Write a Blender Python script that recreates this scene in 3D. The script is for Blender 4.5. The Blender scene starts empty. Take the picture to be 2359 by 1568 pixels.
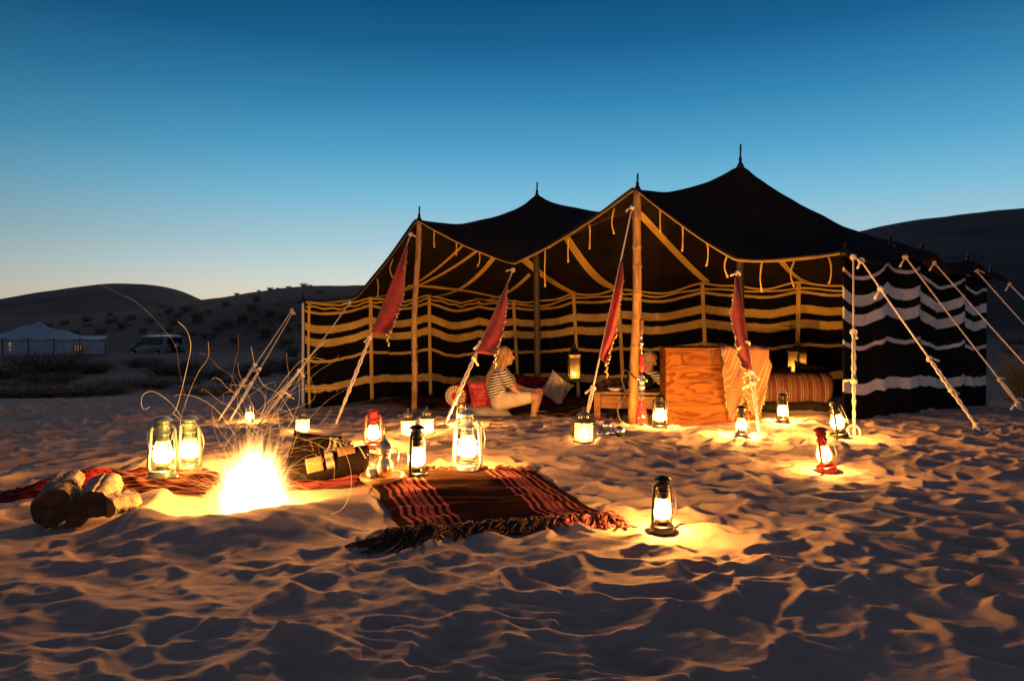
import bpy, math, random
import numpy as np
from mathutils import Vector, Matrix, Quaternion

SC = bpy.context.scene
RN = random.Random(11)
NR = np.random.RandomState(5)
PI = math.pi

# ------------------------------------------------------------------ camera
F, UC, VH, HC = 1573.0, 1179.5, 715.0, 1.1      # focal length, axis and horizon row of the photograph, eye height
cam = bpy.data.cameras.new('camera'); cam_o = bpy.data.objects.new('camera', cam)
SC.collection.objects.link(cam_o); SC.camera = cam_o
cam_o.location = (0, 0, HC); cam_o.rotation_euler = (PI / 2, 0, 0)
cam.lens = 24.0; cam.sensor_width = 36.0; cam.shift_y = -(784 - VH) / 2359.0
cam.clip_start = 0.05; cam.clip_end = 3000

# ------------------------------------------------------------------ render look
SC.view_settings.view_transform = 'Standard'; SC.view_settings.look = 'None'
SC.view_settings.exposure = 0.0; SC.view_settings.gamma = 1.0
SC.view_settings.use_curve_mapping = False
SC.render.engine = 'CYCLES'
SC.cycles.use_denoising = True
SC.cycles.max_bounces = 6; SC.cycles.diffuse_bounces = 2; SC.cycles.transparent_max_bounces = 24
SC.cycles.sample_clamp_indirect = 6.0
SC.cycles.volume_step_rate = 2.0
SC.cycles.caustics_reflective = False; SC.cycles.caustics_refractive = False

def lin(h):
    h = h.lstrip('#'); c = [int(h[i:i + 2], 16) / 255 for i in (0, 2, 4)]
    return tuple(x / 12.92 if x <= .04045 else ((x + .055) / 1.055) ** 2.4 for x in c)

# ------------------------------------------------------------------ dusk sky
W = bpy.data.worlds.new('World'); SC.world = W; W.use_nodes = True
nt = W.node_tree; nt.nodes.clear()
def wn(t, **k):
    n = nt.nodes.new(t)
    for a, b in k.items(): setattr(n, a, b)
    return n
out = wn('ShaderNodeOutputWorld'); bg = wn('ShaderNodeBackground')
tc = wn('ShaderNodeTexCoord'); sep = wn('ShaderNodeSeparateXYZ')
nt.links.new(tc.outputs['Generated'], sep.inputs[0])
ramp = wn('ShaderNodeValToRGB')
SKY = [(-.05, '8d8478'), (.005, 'ead8be'), (.03, 'e0dccb'), (.06, 'c6d8d7'), (.10, 'a7cbd7'), (.16, '7cbcd9'),
       (.22, '55a4cc'), (.29, '3585b3'), (.36, '1b6494'), (.43, '0f4c78'), (.60, '113e68'), (1.0, '244870')]
def sky_pos(z): return (z + .05) / 1.05
el = ramp.color_ramp.elements
while len(el) > 1: el.remove(el[0])
el[0].position = 0; el[0].color = (*lin(SKY[0][1]), 1)
for z, h in SKY[1:]:
    e = el.new(sky_pos(z)); e.color = (*lin(h), 1)
mr = wn('ShaderNodeMapRange'); mr.inputs['From Min'].default_value = -.05; mr.inputs['From Max'].default_value = 1
nt.links.new(sep.outputs['Z'], mr.inputs['Value']); nt.links.new(mr.outputs[0], ramp.inputs[0])
# the afterglow is ahead of the camera; the sky behind is brightened as fill for the sand
mr2 = wn('ShaderNodeMapRange'); mr2.interpolation_type = 'SMOOTHSTEP'
mr2.inputs['From Min'].default_value = -1; mr2.inputs['From Max'].default_value = .85
mr2.inputs['To Min'].default_value = 0; mr2.inputs['To Max'].default_value = 1
nt.links.new(sep.outputs['Y'], mr2.inputs['Value'])
ramp2 = wn('ShaderNodeValToRGB'); e2 = ramp2.color_ramp.elements         # rose anti-twilight belt, raised as fill light on the sand
while len(e2) > 1: e2.remove(e2[0])
SKY_FILL = [(-.05, '7b7480'), (.03, '9c94a6'), (.14, 'c8b5c4'), (.30, 'babad8'), (.55, '86a0cc'), (1.0, '244870')]
e2[0].position = 0; e2[0].color = (*lin(SKY_FILL[0][1]), 1)
for z, h in SKY_FILL[1:]:
    e = e2.new(sky_pos(z)); e.color = (*lin(h), 1)
nt.links.new(mr.outputs[0], ramp2.inputs[0])
mul = wn('ShaderNodeMix', data_type='RGBA')
nt.links.new(mr2.outputs[0], mul.inputs[0]); nt.links.new(ramp2.outputs[0], mul.inputs[6]); nt.links.new(ramp.outputs[0], mul.inputs[7])
# and it is strongest a little to the right of straight ahead, fading sideways
dt = wn('ShaderNodeVectorMath', operation='DOT_PRODUCT'); dt.inputs[1].default_value = (math.sin(.25), math.cos(.25), 0)
nt.links.new(tc.outputs['Generated'], dt.inputs[0])
mr3 = wn('ShaderNodeMapRange'); mr3.interpolation_type = 'SMOOTHSTEP'
mr3.inputs['From Min'].default_value = .35; mr3.inputs['From Max'].default_value = .97; mr3.inputs['To Min'].default_value = .46; mr3.inputs['To Max'].default_value = 1
nt.links.new(dt.outputs['Value'], mr3.inputs['Value'])
nt.links.new(mr3.outputs[0], bg.inputs[1]); nt.links.new(mul.outputs[2], bg.inputs[0])
nt.links.new(bg.outputs[0], out.inputs[0])

# last directional light of the set sun, low ahead and left of the tent (almost gone)
sun = bpy.data.lights.new('sun', 'SUN'); sun.energy = 0.5; sun.angle = math.radians(40); sun.color = (1, .80, .74)
sun_o = bpy.data.objects.new('sun', sun); SC.collection.objects.link(sun_o)
sun_o.rotation_euler = (math.radians(-78), 0, math.radians(14))

FIRE_COL = (1.0, .425, .075)
# ------------------------------------------------------------------ helpers
def P(u, v, d):
    return Vector(((u - UC) / F * d, d, HC + (VH - v) / F * d))
def XD(u, d): return (u - UC) / F * d
def sm(a, b, x):
    t = np.clip((x - a) / (b - a), 0, 1); return t * t * (3 - 2 * t)

class MB:
    def __init__(s): s.v = []; s.f = []; s.uv = []
    def add(s, vs, fs, uvs=None):
        o = len(s.v); s.v += [tuple(p) for p in vs]; s.f += [tuple(i + o for i in f) for f in fs]
        s.uv += list(uvs) if uvs is not None else [(0, 0)] * len(vs)
        return s
    def box(s, c, h, M=None):
        c = Vector(c); vs = []
        for z in (-1, 1):
            for x, y in ((-1, -1), (1, -1), (1, 1), (-1, 1)):
                p = Vector((x * h[0], y * h[1], z * h[2]))
                if M is not None: p = M @ p
                vs.append(c + p)
        return s.add(vs, [(3, 2, 1, 0), (4, 5, 6, 7), (0, 1, 5, 4), (1, 2, 6, 5), (2, 3, 7, 6), (3, 0, 4, 7)],
                     [(0, 0), (1, 0), (1, 0), (0, 0), (0, 1), (1, 1), (1, 1), (0, 1)])
    def tube(s, path, r, n=8, caps=True, flat=None, closed=False):
        path = [Vector(p) for p in path]; m = len(path)
        rr = list(r) if hasattr(r, '__len__') else [r] * m
        vs = []; uv = []; nrm = None; L = 0
        for i, p in enumerate(path):
            a = path[(i - 1) % m] if closed else path[max(i - 1, 0)]
            b = path[(i + 1) % m] if closed else path[min(i + 1, m - 1)]
            t = (b - a)
            t = t.normalized() if t.length > 1e-9 else Vector((0, 0, 1))
            if nrm is None:
                nrm = t.orthogonal().normalized() if flat is None else (Vector(flat) - t * t.dot(Vector(flat))).normalized()
            else:
                nrm = nrm - t * t.dot(nrm)
                nrm = nrm.normalized() if nrm.length > 1e-6 else t.orthogonal().normalized()
            bi = t.cross(nrm)
            if i: L += (p - path[i - 1]).length
            for k in range(n):
                a2 = 2 * PI * k / n
                vs.append(p + (nrm * math.cos(a2) + bi * math.sin(a2)) * rr[i]); uv.append((k / n, L))
        fs = []
        for i in range(m if closed else m - 1):
            j = (i + 1) % m
            for k in range(n):
                k2 = (k + 1) % n
                fs.append((i * n + k, i * n + k2, j * n + k2, j * n + k))
        if caps and not closed:
            fs.append(tuple(range(n - 1, -1, -1))); fs.append(tuple((m - 1) * n + k for k in range(n)))
        return s.add(vs, fs, uv)
    def lathe(s, prof, n=20, c=(0, 0, 0), M=None, caps=True):
        c = Vector(c); vs = []; uv = []
        for i, (r, z) in enumerate(prof):
            for k in range(n):
                a = 2 * PI * k / n; p = Vector((r * math.cos(a), r * math.sin(a), z))
                if M is not None: p = M @ p
                vs.append(c + p); uv.append((k / n, i / max(1, len(prof) - 1)))
        fs = []
        for i in range(len(prof) - 1):
            for k in range(n):
                k2 = (k + 1) % n; fs.append((i * n + k, i * n + k2, (i + 1) * n + k2, (i + 1) * n + k))
        if caps:
            fs.append(tuple(range(n - 1, -1, -1))); fs.append(tuple((len(prof) - 1) * n + k for k in range(n)))
        return s.add(vs, fs, uv)
    def ell(s, c, r, M=None, n=16, m=10):
        c = Vector(c); vs = []; uv = []
        for i in range(m + 1):
            th = PI * (.02 + .96 * i / m)
            for k in range(n):
                a = 2 * PI * k / n
                p = Vector((r[0] * math.sin(th) * math.cos(a), r[1] * math.sin(th) * math.sin(a), -r[2] * math.cos(th)))
                if M is not None: p = M @ p
                vs.append(c + p); uv.append((k / n, i / m))
        fs = []
        for i in range(m):
            for k in range(n):
                k2 = (k + 1) % n; fs.append((i * n + k, i * n + k2, (i + 1) * n + k2, (i + 1) * n + k))
        fs.append(tuple(range(n - 1, -1, -1))); fs.append(tuple(m * n + k for k in range(n)))
        return s.add(vs, fs, uv)
    def cap(s, a, b, ra, rb, n=12):
        a = Vector(a); b = Vector(b); t = (b - a).normalized() if (b - a).length > 1e-6 else Vector((0, 0, 1))
        path = []; rr = []
        for q in (0.02, .3, .6, .85): path.append(a - t * ra * math.cos(q * PI / 2)); rr.append(ra * math.sin(q * PI / 2))
        path.append(a); rr.append(ra); path.append(b); rr.append(rb)
        for q in (.85, .6, .3, 0.02): path.append(b + t * rb * math.cos(q * PI / 2)); rr.append(rb * math.sin(q * PI / 2))
        return s.tube(path, rr, n)
    def sheet(s, fn, nu, nv):
        vs = []; uv = []
        for j in range(nv + 1):
            for i in range(nu + 1):
                a, b = i / nu, j / nv; vs.append(fn(a, b)); uv.append((a, b))
        w = nu + 1
        fs = [(j * w + i, j * w + i + 1, (j + 1) * w + i + 1, (j + 1) * w + i) for j in range(nv) for i in range(nu)]
        return s.add(vs, fs, uv)
    def build(s, name, mat, parent=None, smooth=True, world=False, thick=0, kind=None):
        vs = np.array(s.v, dtype=float)
        if world and parent is not None: vs = vs - np.array(parent.location)
        me = bpy.data.meshes.new(name)
        me.from_pydata(vs.tolist(), [], s.f)
        uvl = me.uv_layers.new(name='UVMap')
        li = np.empty(len(me.loops), dtype=np.int32); me.loops.foreach_get('vertex_index', li)
        uvl.data.foreach_set('uv', np.array(s.uv, dtype=np.float32)[li].ravel())
        if smooth: me.polygons.foreach_set('use_smooth', [True] * len(me.polygons))
        me.materials.append(mat); me.update()
        o = bpy.data.objects.new(name, me); SC.collection.objects.link(o)
        if parent is not None: o.parent = parent
        if thick:
            md = o.modifiers.new('thickness', 'SOLIDIFY'); md.thickness = thick; md.offset = 0
        if kind: o['kind'] = kind
        return o

def autosmooth(o, deg=35):
    me = o.data
    me.set_sharp_from_angle(angle=math.radians(deg))

def tag(o, label=None, cat=None, group=None, kind=None):
    if label: o['label'] = label
    if cat: o['category'] = cat
    if group: o['group'] = group
    if kind: o['kind'] = kind
    return o
def thing(name, label, cat, loc=(0, 0, 0), rot=(0, 0, 0), group=None):
    o = bpy.data.objects.new(name, None); SC.collection.objects.link(o)
    o.location = loc; o.rotation_euler = rot; o.empty_display_size = .1
    return tag(o, label, cat, group)
def sharp_build(mb, *a, deg=35, **k):
    o = mb.build(*a, **k); autosmooth(o, deg); return o

# ------------------------------------------------------------------ materials
def base_mat(name):
    m = bpy.data.materials.new(name); m.use_nodes = True
    return m, m.node_tree, m.node_tree.nodes['Principled BSDF']
def nd(t, kind, **k):
    n = t.nodes.new(kind)
    for a, b in k.items(): setattr(n, a, b)
    return n
def tex_noise(t, scale, detail=4, coord='Object', rough=.55, stretch=None):
    c = nd(t, 'ShaderNodeTexCoord'); n = nd(t, 'ShaderNodeTexNoise')
    n.inputs['Scale'].default_value = scale; n.inputs['Detail'].default_value = detail; n.inputs['Roughness'].default_value = rough
    if stretch:
        mp = nd(t, 'ShaderNodeMapping'); mp.inputs['Scale'].default_value = stretch
        t.links.new(c.outputs[coord], mp.inputs[0]); t.links.new(mp.outputs[0], n.inputs['Vector'])
    else: t.links.new(c.outputs[coord], n.inputs['Vector'])
    return n
def rampn(t, src, stops, interp='LINEAR'):
    r = nd(t, 'ShaderNodeValToRGB'); r.color_ramp.interpolation = interp
    e = r.color_ramp.elements
    while len(e) > 1: e.remove(e[0])
    e[0].position = stops[0][0]; e[0].color = (*stops[0][1], 1)
    for p, c in stops[1:]:
        x = e.new(p); x.color = (*c, 1)
    if src is not None: t.links.new(src, r.inputs[0])
    return r
def bump(t, bsdf, h, strength=.3, dist=.01):
    b = nd(t, 'ShaderNodeBump'); b.inputs['Strength'].default_value = strength; b.inputs['Distance'].default_value = dist
    t.links.new(h, b.inputs['Height']); t.links.new(b.outputs[0], bsdf.inputs['Normal']); return b
def M(name, col, rough=.7, metal=0, var=.25, scale=12, bmp=.15, bscale=None, bdist=.005, stretch=None, sheen=0, spec=.5):
    m, t, b = base_mat(name)
    n = tex_noise(t, scale, stretch=stretch)
    lo = tuple(c * (1 - var) for c in col); hi = tuple(min(1, c * (1 + var)) for c in col)
    r = rampn(t, n.outputs['Fac'], [(.3, lo), (.7, hi)])
    t.links.new(r.outputs[0], b.inputs['Base Color'])
    b.inputs['Roughness'].default_value = rough; b.inputs['Metallic'].default_value = metal
    b.inputs['Specular IOR Level'].default_value = min(spec, .1) if rough >= .75 else spec
    if sheen: b.inputs['Sheen Weight'].default_value = sheen
    if bmp:
        n2 = tex_noise(t, bscale or scale * 6, 3, stretch=stretch); bump(t, b, n2.outputs['Fac'], bmp, bdist)
    return m
def emis(name, col, strength, sampling='NONE'):
    m = bpy.data.materials.new(name); m.use_nodes = True; t = m.node_tree; t.nodes.clear()
    o = nd(t, 'ShaderNodeOutputMaterial'); e = nd(t, 'ShaderNodeEmission'); tr = nd(t, 'ShaderNodeBsdfTransparent'); a = nd(t, 'ShaderNodeAddShader')
    e.inputs[0].default_value = (*col, 1); e.inputs[1].default_value = strength
    t.links.new(e.outputs[0], a.inputs[0]); t.links.new(tr.outputs[0], a.inputs[1]); t.links.new(a.outputs[0], o.inputs[0])
    m.cycles.emission_sampling = sampling
    return m
def globe_mat(name, haze=.35, col=(.95, .9, .8)):
    m = bpy.data.materials.new(name); m.use_nodes = True; t = m.node_tree; t.nodes.clear()
    o = nd(t, 'ShaderNodeOutputMaterial'); tr = nd(t, 'ShaderNodeBsdfTransparent'); tl = nd(t, 'ShaderNodeBsdfTranslucent'); gl = nd(t, 'ShaderNodeBsdfGlossy')
    tl.inputs[0].default_value = (*col, 1); gl.inputs['Roughness'].default_value = .08
    n = tex_noise(t, 22, 3); r = rampn(t, n.outputs['Fac'], [(.3, (haze * .6,) * 3), (.75, (haze * 1.3,) * 3)])
    m1 = nd(t, 'ShaderNodeMixShader'); t.links.new(r.outputs[0], m1.inputs[0]); t.links.new(tr.outputs[0], m1.inputs[1]); t.links.new(tl.outputs[0], m1.inputs[2])
    m2 = nd(t, 'ShaderNodeMixShader'); m2.inputs[0].default_value = .06
    t.links.new(m1.outputs[0], m2.inputs[1]); t.links.new(gl.outputs[0], m2.inputs[2]); t.links.new(m2.outputs[0], o.inputs[0])
    return m

MATS = {}
def lazy(name, fn):
    if name not in MATS: MATS[name] = fn()
    return MATS[name]
mat_rope = M('rope', (.62, .55, .47), .9, var=.2, scale=60, bmp=.6, bscale=160, bdist=.004)
mat_bamboo = M('bamboo', (.34, .20, .075), .5, var=.5, scale=5, stretch=(6, 6, .9), bmp=.15, spec=.3)
mat_dark_wood = M('dark_wood', (.06, .045, .03), .6, var=.4, scale=10, stretch=(6, 6, .6))
mat_black_metal = M('black_metal', (.018, .016, .015), .38, .6, var=.3, scale=30, bmp=.05)
mat_steel = M('steel', (.55, .55, .53), .28, 1.0, var=.12, scale=30, bmp=.04)
mat_galv = M('galvanised', (.42, .46, .44), .36, .55, var=.15, scale=40, bmp=.05)
mat_green = M('green_enamel', (.12, .17, .13), .35, .3, var=.15, scale=30, bmp=.03)
mat_redpaint = M('red_enamel', (.30, .012, .008), .35, .2, var=.2, scale=30, bmp=.03)
mat_brass = M('brass', (.72, .50, .24), .26, 1.0, var=.12, scale=25, bmp=.04)
mat_globe = globe_mat('lamp_glass', .16, (.95, .74, .42))
mat_pane = globe_mat('lamp_pane', .42, (.9, .78, .5))
mat_flame = emis('lamp_flame', (1, .60, .22), 26)
mat_flame_soft = emis('candle_flame', (1, .6, .22), 30)
# ================================================================== GROUND
# control points: (column, row, distance) read off the photograph -> ground height
CPS = [(1525, 1224, 3.38), (1077, 1087, 4.5), (960, 1095, 4.3), (375, 1105, 4.3), (437, 1087, 4.6), (860, 1030, 5.5),
       (1905, 1085, 4.7), (1935, 1005, 5.9), (1708, 1005, 6.0), (1803, 970, 6.9), (1520, 985, 7.2), (697, 993, 6.8),
       (940, 1000, 6.3), (983, 1000, 6.35), (1345, 1010, 5.4), (575, 978, 8.3), (953, 952, 9.76), (1458, 984, 8.12),
       (1942, 965, 7.0), (690, 948, 10.9), (2125, 952, 7.8), (2230, 942, 8.38), (2285, 936, 8.7), (1610, 982, 7.7),
       (1220, 962, 9.2), (2359, 965, 7.0), (2258, 994, 6.3), (1968, 1004, 6.1), (770, 990, 7.2), (505, 972, 8.5),
       (600, 974, 8.0), (1050, 968, 9.4), (300, 985, 7.6), (100, 960, 8.8), (0, 985, 7.6), (1400, 990, 6.6)]
cp = [tuple(P(*c)) for c in CPS]
for x in (-4, -2, 0, 2, 4):
    for y in (1.2, 2.0, 3.0): cp.append((x, y, 0.0))
for u, y, z in ((1100, 12.6, -.55), (1400, 11.6, -.42), (1700, 10.2, -.28), (-300, 8, -.15), (-300, 12, -.45), (200, 13, -.55), (600, 14, -.65),
                (0, 17, -.75), (1000, 16, -.7), (1800, 14, -.35), (2300, 12, .05), (2700, 9, .12), (2700, 6, .08), (2700, 4, .03), (-300, 5, .0), (2400, 16, .1), (2900, 14, .2)):
    cp.append((XD(u, y), y, z))
cp = np.array(cp)

def shepard(X, Y, p=2.6):
    num = np.zeros_like(X); den = np.zeros_like(X)
    for x, y, z in cp:
        w = 1.0 / ((X - x) ** 2 + (Y - y) ** 2 + .09) ** (p / 2)
        num += w * z; den += w
    return num / den

def interp1(x, xs, ys):
    return np.interp(x, xs, ys)
def smooth_interp(x, pts):
    xs = np.array([p[0] for p in pts], float); ys = np.array([p[1] for p in pts], float)
    # Catmull-like smoothing: average of shifted linear interpolations
    acc = 0
    for o, w in ((-40, 1), (-20, 2), (0, 3), (20, 2), (40, 1)): acc = acc + w * np.interp(x + o, xs, ys)
    return acc / 9
CREST_FAR = [(-2500, 690), (-900, 742), (-500, 745), (0, 689), (60, 677), (130, 667), (200, 657), (262, 652), (340, 655), (400, 664), (440, 678), (480, 697), (600, 735), (900, 760), (3000, 760)]
CREST_MID = [(-2500, 735), (0, 735), (250, 722), (400, 703), (480, 690), (560, 675), (640, 664), (700, 659), (830, 655), (1000, 650), (1200, 655), (1500, 680), (2000, 720), (3000, 740)]
CREST_RIGHT = [(-2500, 800), (1300, 800), (1500, 720), (1700, 640), (1850, 580), (1985, 533), (2100, 511), (2220, 497), (2359, 484), (2600, 472), (3200, 470), (4500, 520)]
def far_base(U, Y):
    left = np.interp(Y, [8, 14, 25, 45, 57, 120, 400], [-.3, -.65, -1.25, -1.85, -2.5, -3.2, -4])
    right = np.interp(Y, [8, 14, 25, 40, 80, 400], [.05, .1, .1, .3, .6, 1])
    return left + (right - left) * sm(1500, 2100, U)
def ground_fn(X, Y):
    U = UC + F * X / np.maximum(Y, .3)
    near = shepard(X, Y)
    far = far_base(U, Y)
    z = near + (far - near) * sm(11, 19, Y)
    def dune(z, crest, d0, dc, edge=1.0, lump=0):
        h = HC + (VH - smooth_interp(U, crest)) / F * dc
        t = np.clip((Y - d0) / (dc - d0), 0, 1); s = np.sin(t * PI / 2) ** 1.3 * .55 + t * .45
        up = z + (h - z) * s
        back = np.clip((Y - dc) / (dc * .8), 0, 1)
        up = up - np.maximum(h - z, 0) * .9 * back
        return np.where(h > z, np.where(Y > d0, np.maximum(up, z), z), z)
    z = dune(z, CREST_RIGHT, 24 + 0 * X, 95)
    z = dune(z, CREST_MID, 56 + 0 * X, 115)
    z = dune(z, CREST_FAR, 150 + 0 * X, 260)
    return z

# -------- fine relief of the trodden sand, rasterised at 1.1 cm
RX0, RX1, RY0, RY1, RC = -14.0, 14.0, 1.0, 17.0, 0.0112
nx = int((RX1 - RX0) / RC); ny = int((RY1 - RY0) / RC)
cs = 0.2
cxs = np.arange(RX0 - cs, RX1 + 2 * cs, cs); cys = np.arange(RY0 - cs, RY1 + 2 * cs, cs)
CG = ground_fn(*np.meshgrid(cxs, cys))
def bil(G, x0, y0, c, X, Y):
    fx = np.clip((X - x0) / c, 0, G.shape[1] - 1.001); fy = np.clip((Y - y0) / c, 0, G.shape[0] - 1.001)
    ix = fx.astype(int); iy = fy.astype(int); fx = fx - ix; fy = fy - iy
    return (G[iy, ix] * (1 - fx) + G[iy, ix + 1] * fx) * (1 - fy) + (G[iy + 1, ix] * (1 - fx) + G[iy + 1, ix + 1] * fx) * fy
RXs = RX0 + RC * np.arange(nx); RYs = RY0 + RC * np.arange(ny)
RXX, RYY = np.meshgrid(RXs, RYs)
def base_z(x, y):
    return float(bil(CG, cxs[0], cys[0], cs, np.array([x]), np.array([y]))[0])

def vnoise(X, Y, s, seed):
    r = np.random.RandomState(seed); T = r.rand(256, 256)
    fx = X / s; fy = Y / s; ix = np.floor(fx).astype(int); iy = np.floor(fy).astype(int)
    tx = fx - ix; ty = fy - iy; tx = tx * tx * (3 - 2 * tx); ty = ty * ty * (3 - 2 * ty)
    ix &= 255; iy &= 255; jx = (ix + 1) & 255; jy = (iy + 1) & 255
    return (T[iy, ix] * (1 - tx) + T[iy, jx] * tx) * (1 - ty) + (T[jy, ix] * (1 - tx) + T[jy, jx] * tx) * ty - .5
H = .05 * vnoise(RXX, RYY, .9, 1) + .028 * vnoise(RXX + .3 * vnoise(RXX, RYY, .5, 9), RYY, .33, 2)
# footprints: newer prints overwrite older ones, which leaves sharp crested walls between the pits
NST = 12500
px = NR.uniform(RX0 + .5, RX1 - .5, NST); py = RY0 + (RY1 - RY0) * NR.rand(NST)
keep = np.abs(px) < .95 * py + 1.2
px = px[keep]; py = py[keep]
for x, y in zip(px, py):
    a = NR.normal(0, .55); la = NR.uniform(.075, .24); lb = la * NR.uniform(.42, .75); dep = NR.uniform(.012, .040) * min(1, la / .16)
    R_ = la * 1.9; i0 = int((x - R_ - RX0) / RC); i1 = int((x + R_ - RX0) / RC); j0 = int((y - R_ - RY0) / RC); j1 = int((y + R_ - RY0) / RC)
    i0 = max(i0, 0); j0 = max(j0, 0); i1 = min(i1, nx); j1 = min(j1, ny)
    if i1 - i0 < 4 or j1 - j0 < 4: continue
    X = RXX[j0:j1, i0:i1] - x; Y = RYY[j0:j1, i0:i1] - y
    c, s = math.cos(a), math.sin(a)
    p = (X * c + Y * s) / la; q = (-X * s + Y * c) / lb
    ph = NR.uniform(0, 6.28)
    r = np.sqrt(p * p + q * q) * (1 + .16 * np.sin(3 * np.arctan2(q, p) + ph))
    sub = H[j0:j1, i0:i1]
    m = sub[r < 1.2].mean() if (r < 1.2).any() else 0
    pit = m * .75 - dep * (1 - np.clip(r, 0, 1) ** 1.5) + .3 * dep * p + .012
    w = 1 - sm(.86, 1.04, r)
    new = sub * (1 - w) + pit * w
    new += dep * .42 * np.exp(-((r - 1.12) / .2) ** 2) * (1 + .5 * np.sin(np.arctan2(q, p) + ph))
    H[j0:j1, i0:i1] = new
def blur(A, n):
    for _ in range(n):
        A = A.copy()
        A[1:-1, 1:-1] = (A[1:-1, 1:-1] * 4 + A[:-2, 1:-1] + A[2:, 1:-1] + A[1:-1, :-2] + A[1:-1, 2:]) / 8
    return A
H = blur(H, 2)
H *= .88
H += .016 * vnoise(RXX, RYY * 1.5, .17, 41) + .007 * vnoise(RXX, RYY * 1.6, .075, 42)
# slipping-sand streaks and wind ripples
warp = .5 * vnoise(RXX, RYY, .7, 4) + .22 * vnoise(RXX, RYY, .22, 6)
H += .0036 * np.sin((RYY * 1.0 + RXX * .22 + warp * .55) * 2 * PI / .075) * sm(-.1, .32, vnoise(RXX, RYY, 1.1, 5))
H += .009 * vnoise(RXX + .1 * vnoise(RXX, RYY, .3, 12), RYY * 1.7, .085, 7) * sm(-.3, .2, vnoise(RXX, RYY, 1.3, 8)) + .004 * vnoise(RXX, RYY * 2.2, .04, 13)

# fire pit: a raised rim round a bowl
FX, FY = XD(583, 3.85), 3.85
rr = np.sqrt((RXX - FX) ** 2 + (RYY - FY) ** 2); an = np.arctan2(RYY - FY, RXX - FX)
rim_r = .53 + .018 * np.sin(an * 2 + .6) + .018 * np.sin(an * 3 + 1) + .010 * np.sin(an * 7)
front = .5 + .5 * np.cos(an + 1.45)                        # 1 toward the camera
rim_h = .048 + .062 * front + .008 * np.sin(an * 5 + 1)
wpit = 1 - sm(.62, .98, rr)
H *= (1 - wpit * .62)
mound = np.where(rr < rim_r, -.17 + (rim_h + .17) * np.clip(rr / rim_r, 0, 1) ** 2.6, rim_h * np.exp(-((rr - rim_r) / .24) ** 2))
H += mound
FZB = base_z(FX, FY) - .165

# flat places the things stand on: (x, y, radius, height offset)
PADS = []
def pad(u, d, r, off=0.0): PADS.append((XD(u, d), d, r, off))
LANT = [  # column, distance, height, kind
    (375, 4.3, .40), (437, 4.6, .39), (575, 8.3, .23), (860, 5.5, .315), (960, 4.3, .322), (1077, 4.5, .415), (1063, 6.9, .25),
    (1520, 7.0, .30), (1708, 6.0, .25), (1803, 6.9, .285), (1935, 5.9, .30), (1903, 4.7, .29), (1525, 3.38, .292)]
HOUSE = [(697, 6.8, .25), (940, 6.3, .25), (983, 6.38, .26), (1345, 5.4, .25)]
for u, d, h in LANT + HOUSE: pad(u, d, h * .22 + .01)
for u, d, r in ((725, 4.6, .3), (740, 4.3, .35), (884, 4.2, .2), (1412, 6.3, .16), (1477, 7.4, .15), (1610, 7.8, .5), (180, 3.6, .20), (1970, 6.1, .05)):
    pad(u, d, r, -.005)
for x, y, r, off in PADS:
    R_ = r * 2.2; i0 = max(0, int((x - R_ - RX0) / RC)); i1 = min(nx, int((x + R_ - RX0) / RC)); j0 = max(0, int((y - R_ - RY0) / RC)); j1 = min(ny, int((y + R_ - RY0) / RC))
    d = np.sqrt((RXX[j0:j1, i0:i1] - x) ** 2 + (RYY[j0:j1, i0:i1] - y) ** 2)
    w = 1 - sm(r * .9, r * 2.1, d)
    H[j0:j1, i0:i1] = H[j0:j1, i0:i1] * (1 - w) + off * w
# rugs lie on sand pressed flat
def poly_press(poly, off, feather=.12, amt=.9):
    p = np.array(poly); d = np.full(RXX.shape, -1e9)
    n = len(p); area = sum(p[i][0] * p[(i + 1) % n][1] - p[(i + 1) % n][0] * p[i][1] for i in range(n))
    sgn = 1 if area > 0 else -1
    for i in range(n):
        a = p[i]; b = p[(i + 1) % n]; e = b - a; L = np.hypot(*e)
        d = np.maximum(d, sgn * ((RXX - a[0]) * e[1] - (RYY - a[1]) * e[0]) / L)
    global H
    w = (1 - sm(0, feather, d)) * amt
    H = H * (1 - w) + off * w
RUG = [(-.54, 3.33), (.48, 3.60), (.13, 4.52), (-.93, 4.36)]
poly_press(RUG, -.006, .1, .8)
RUG2 = [(XD(150, 3.98), 3.98), (XD(470, 4.0), 4.0), (XD(520, 4.5), 4.5), (XD(260, 4.55), 4.55)]
poly_press(RUG2, -.006, .08, .8)
RUG3 = [(XD(640, 4.12), 4.12), (XD(820, 4.12), 4.12), (XD(838, 4.5), 4.5), (XD(650, 4.7), 4.7)]
poly_press(RUG3, -.006, .08, .8)
HR = H + bil(CG, cxs[0], cys[0], cs, RXX, RYY)
def gz(x, y):
    return float(bil(HR, RX0, RY0, RC, np.array([float(x)]), np.array([float(y)]))[0])
def gza(X, Y): return bil(HR, RX0, RY0, RC, X, Y)

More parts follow.
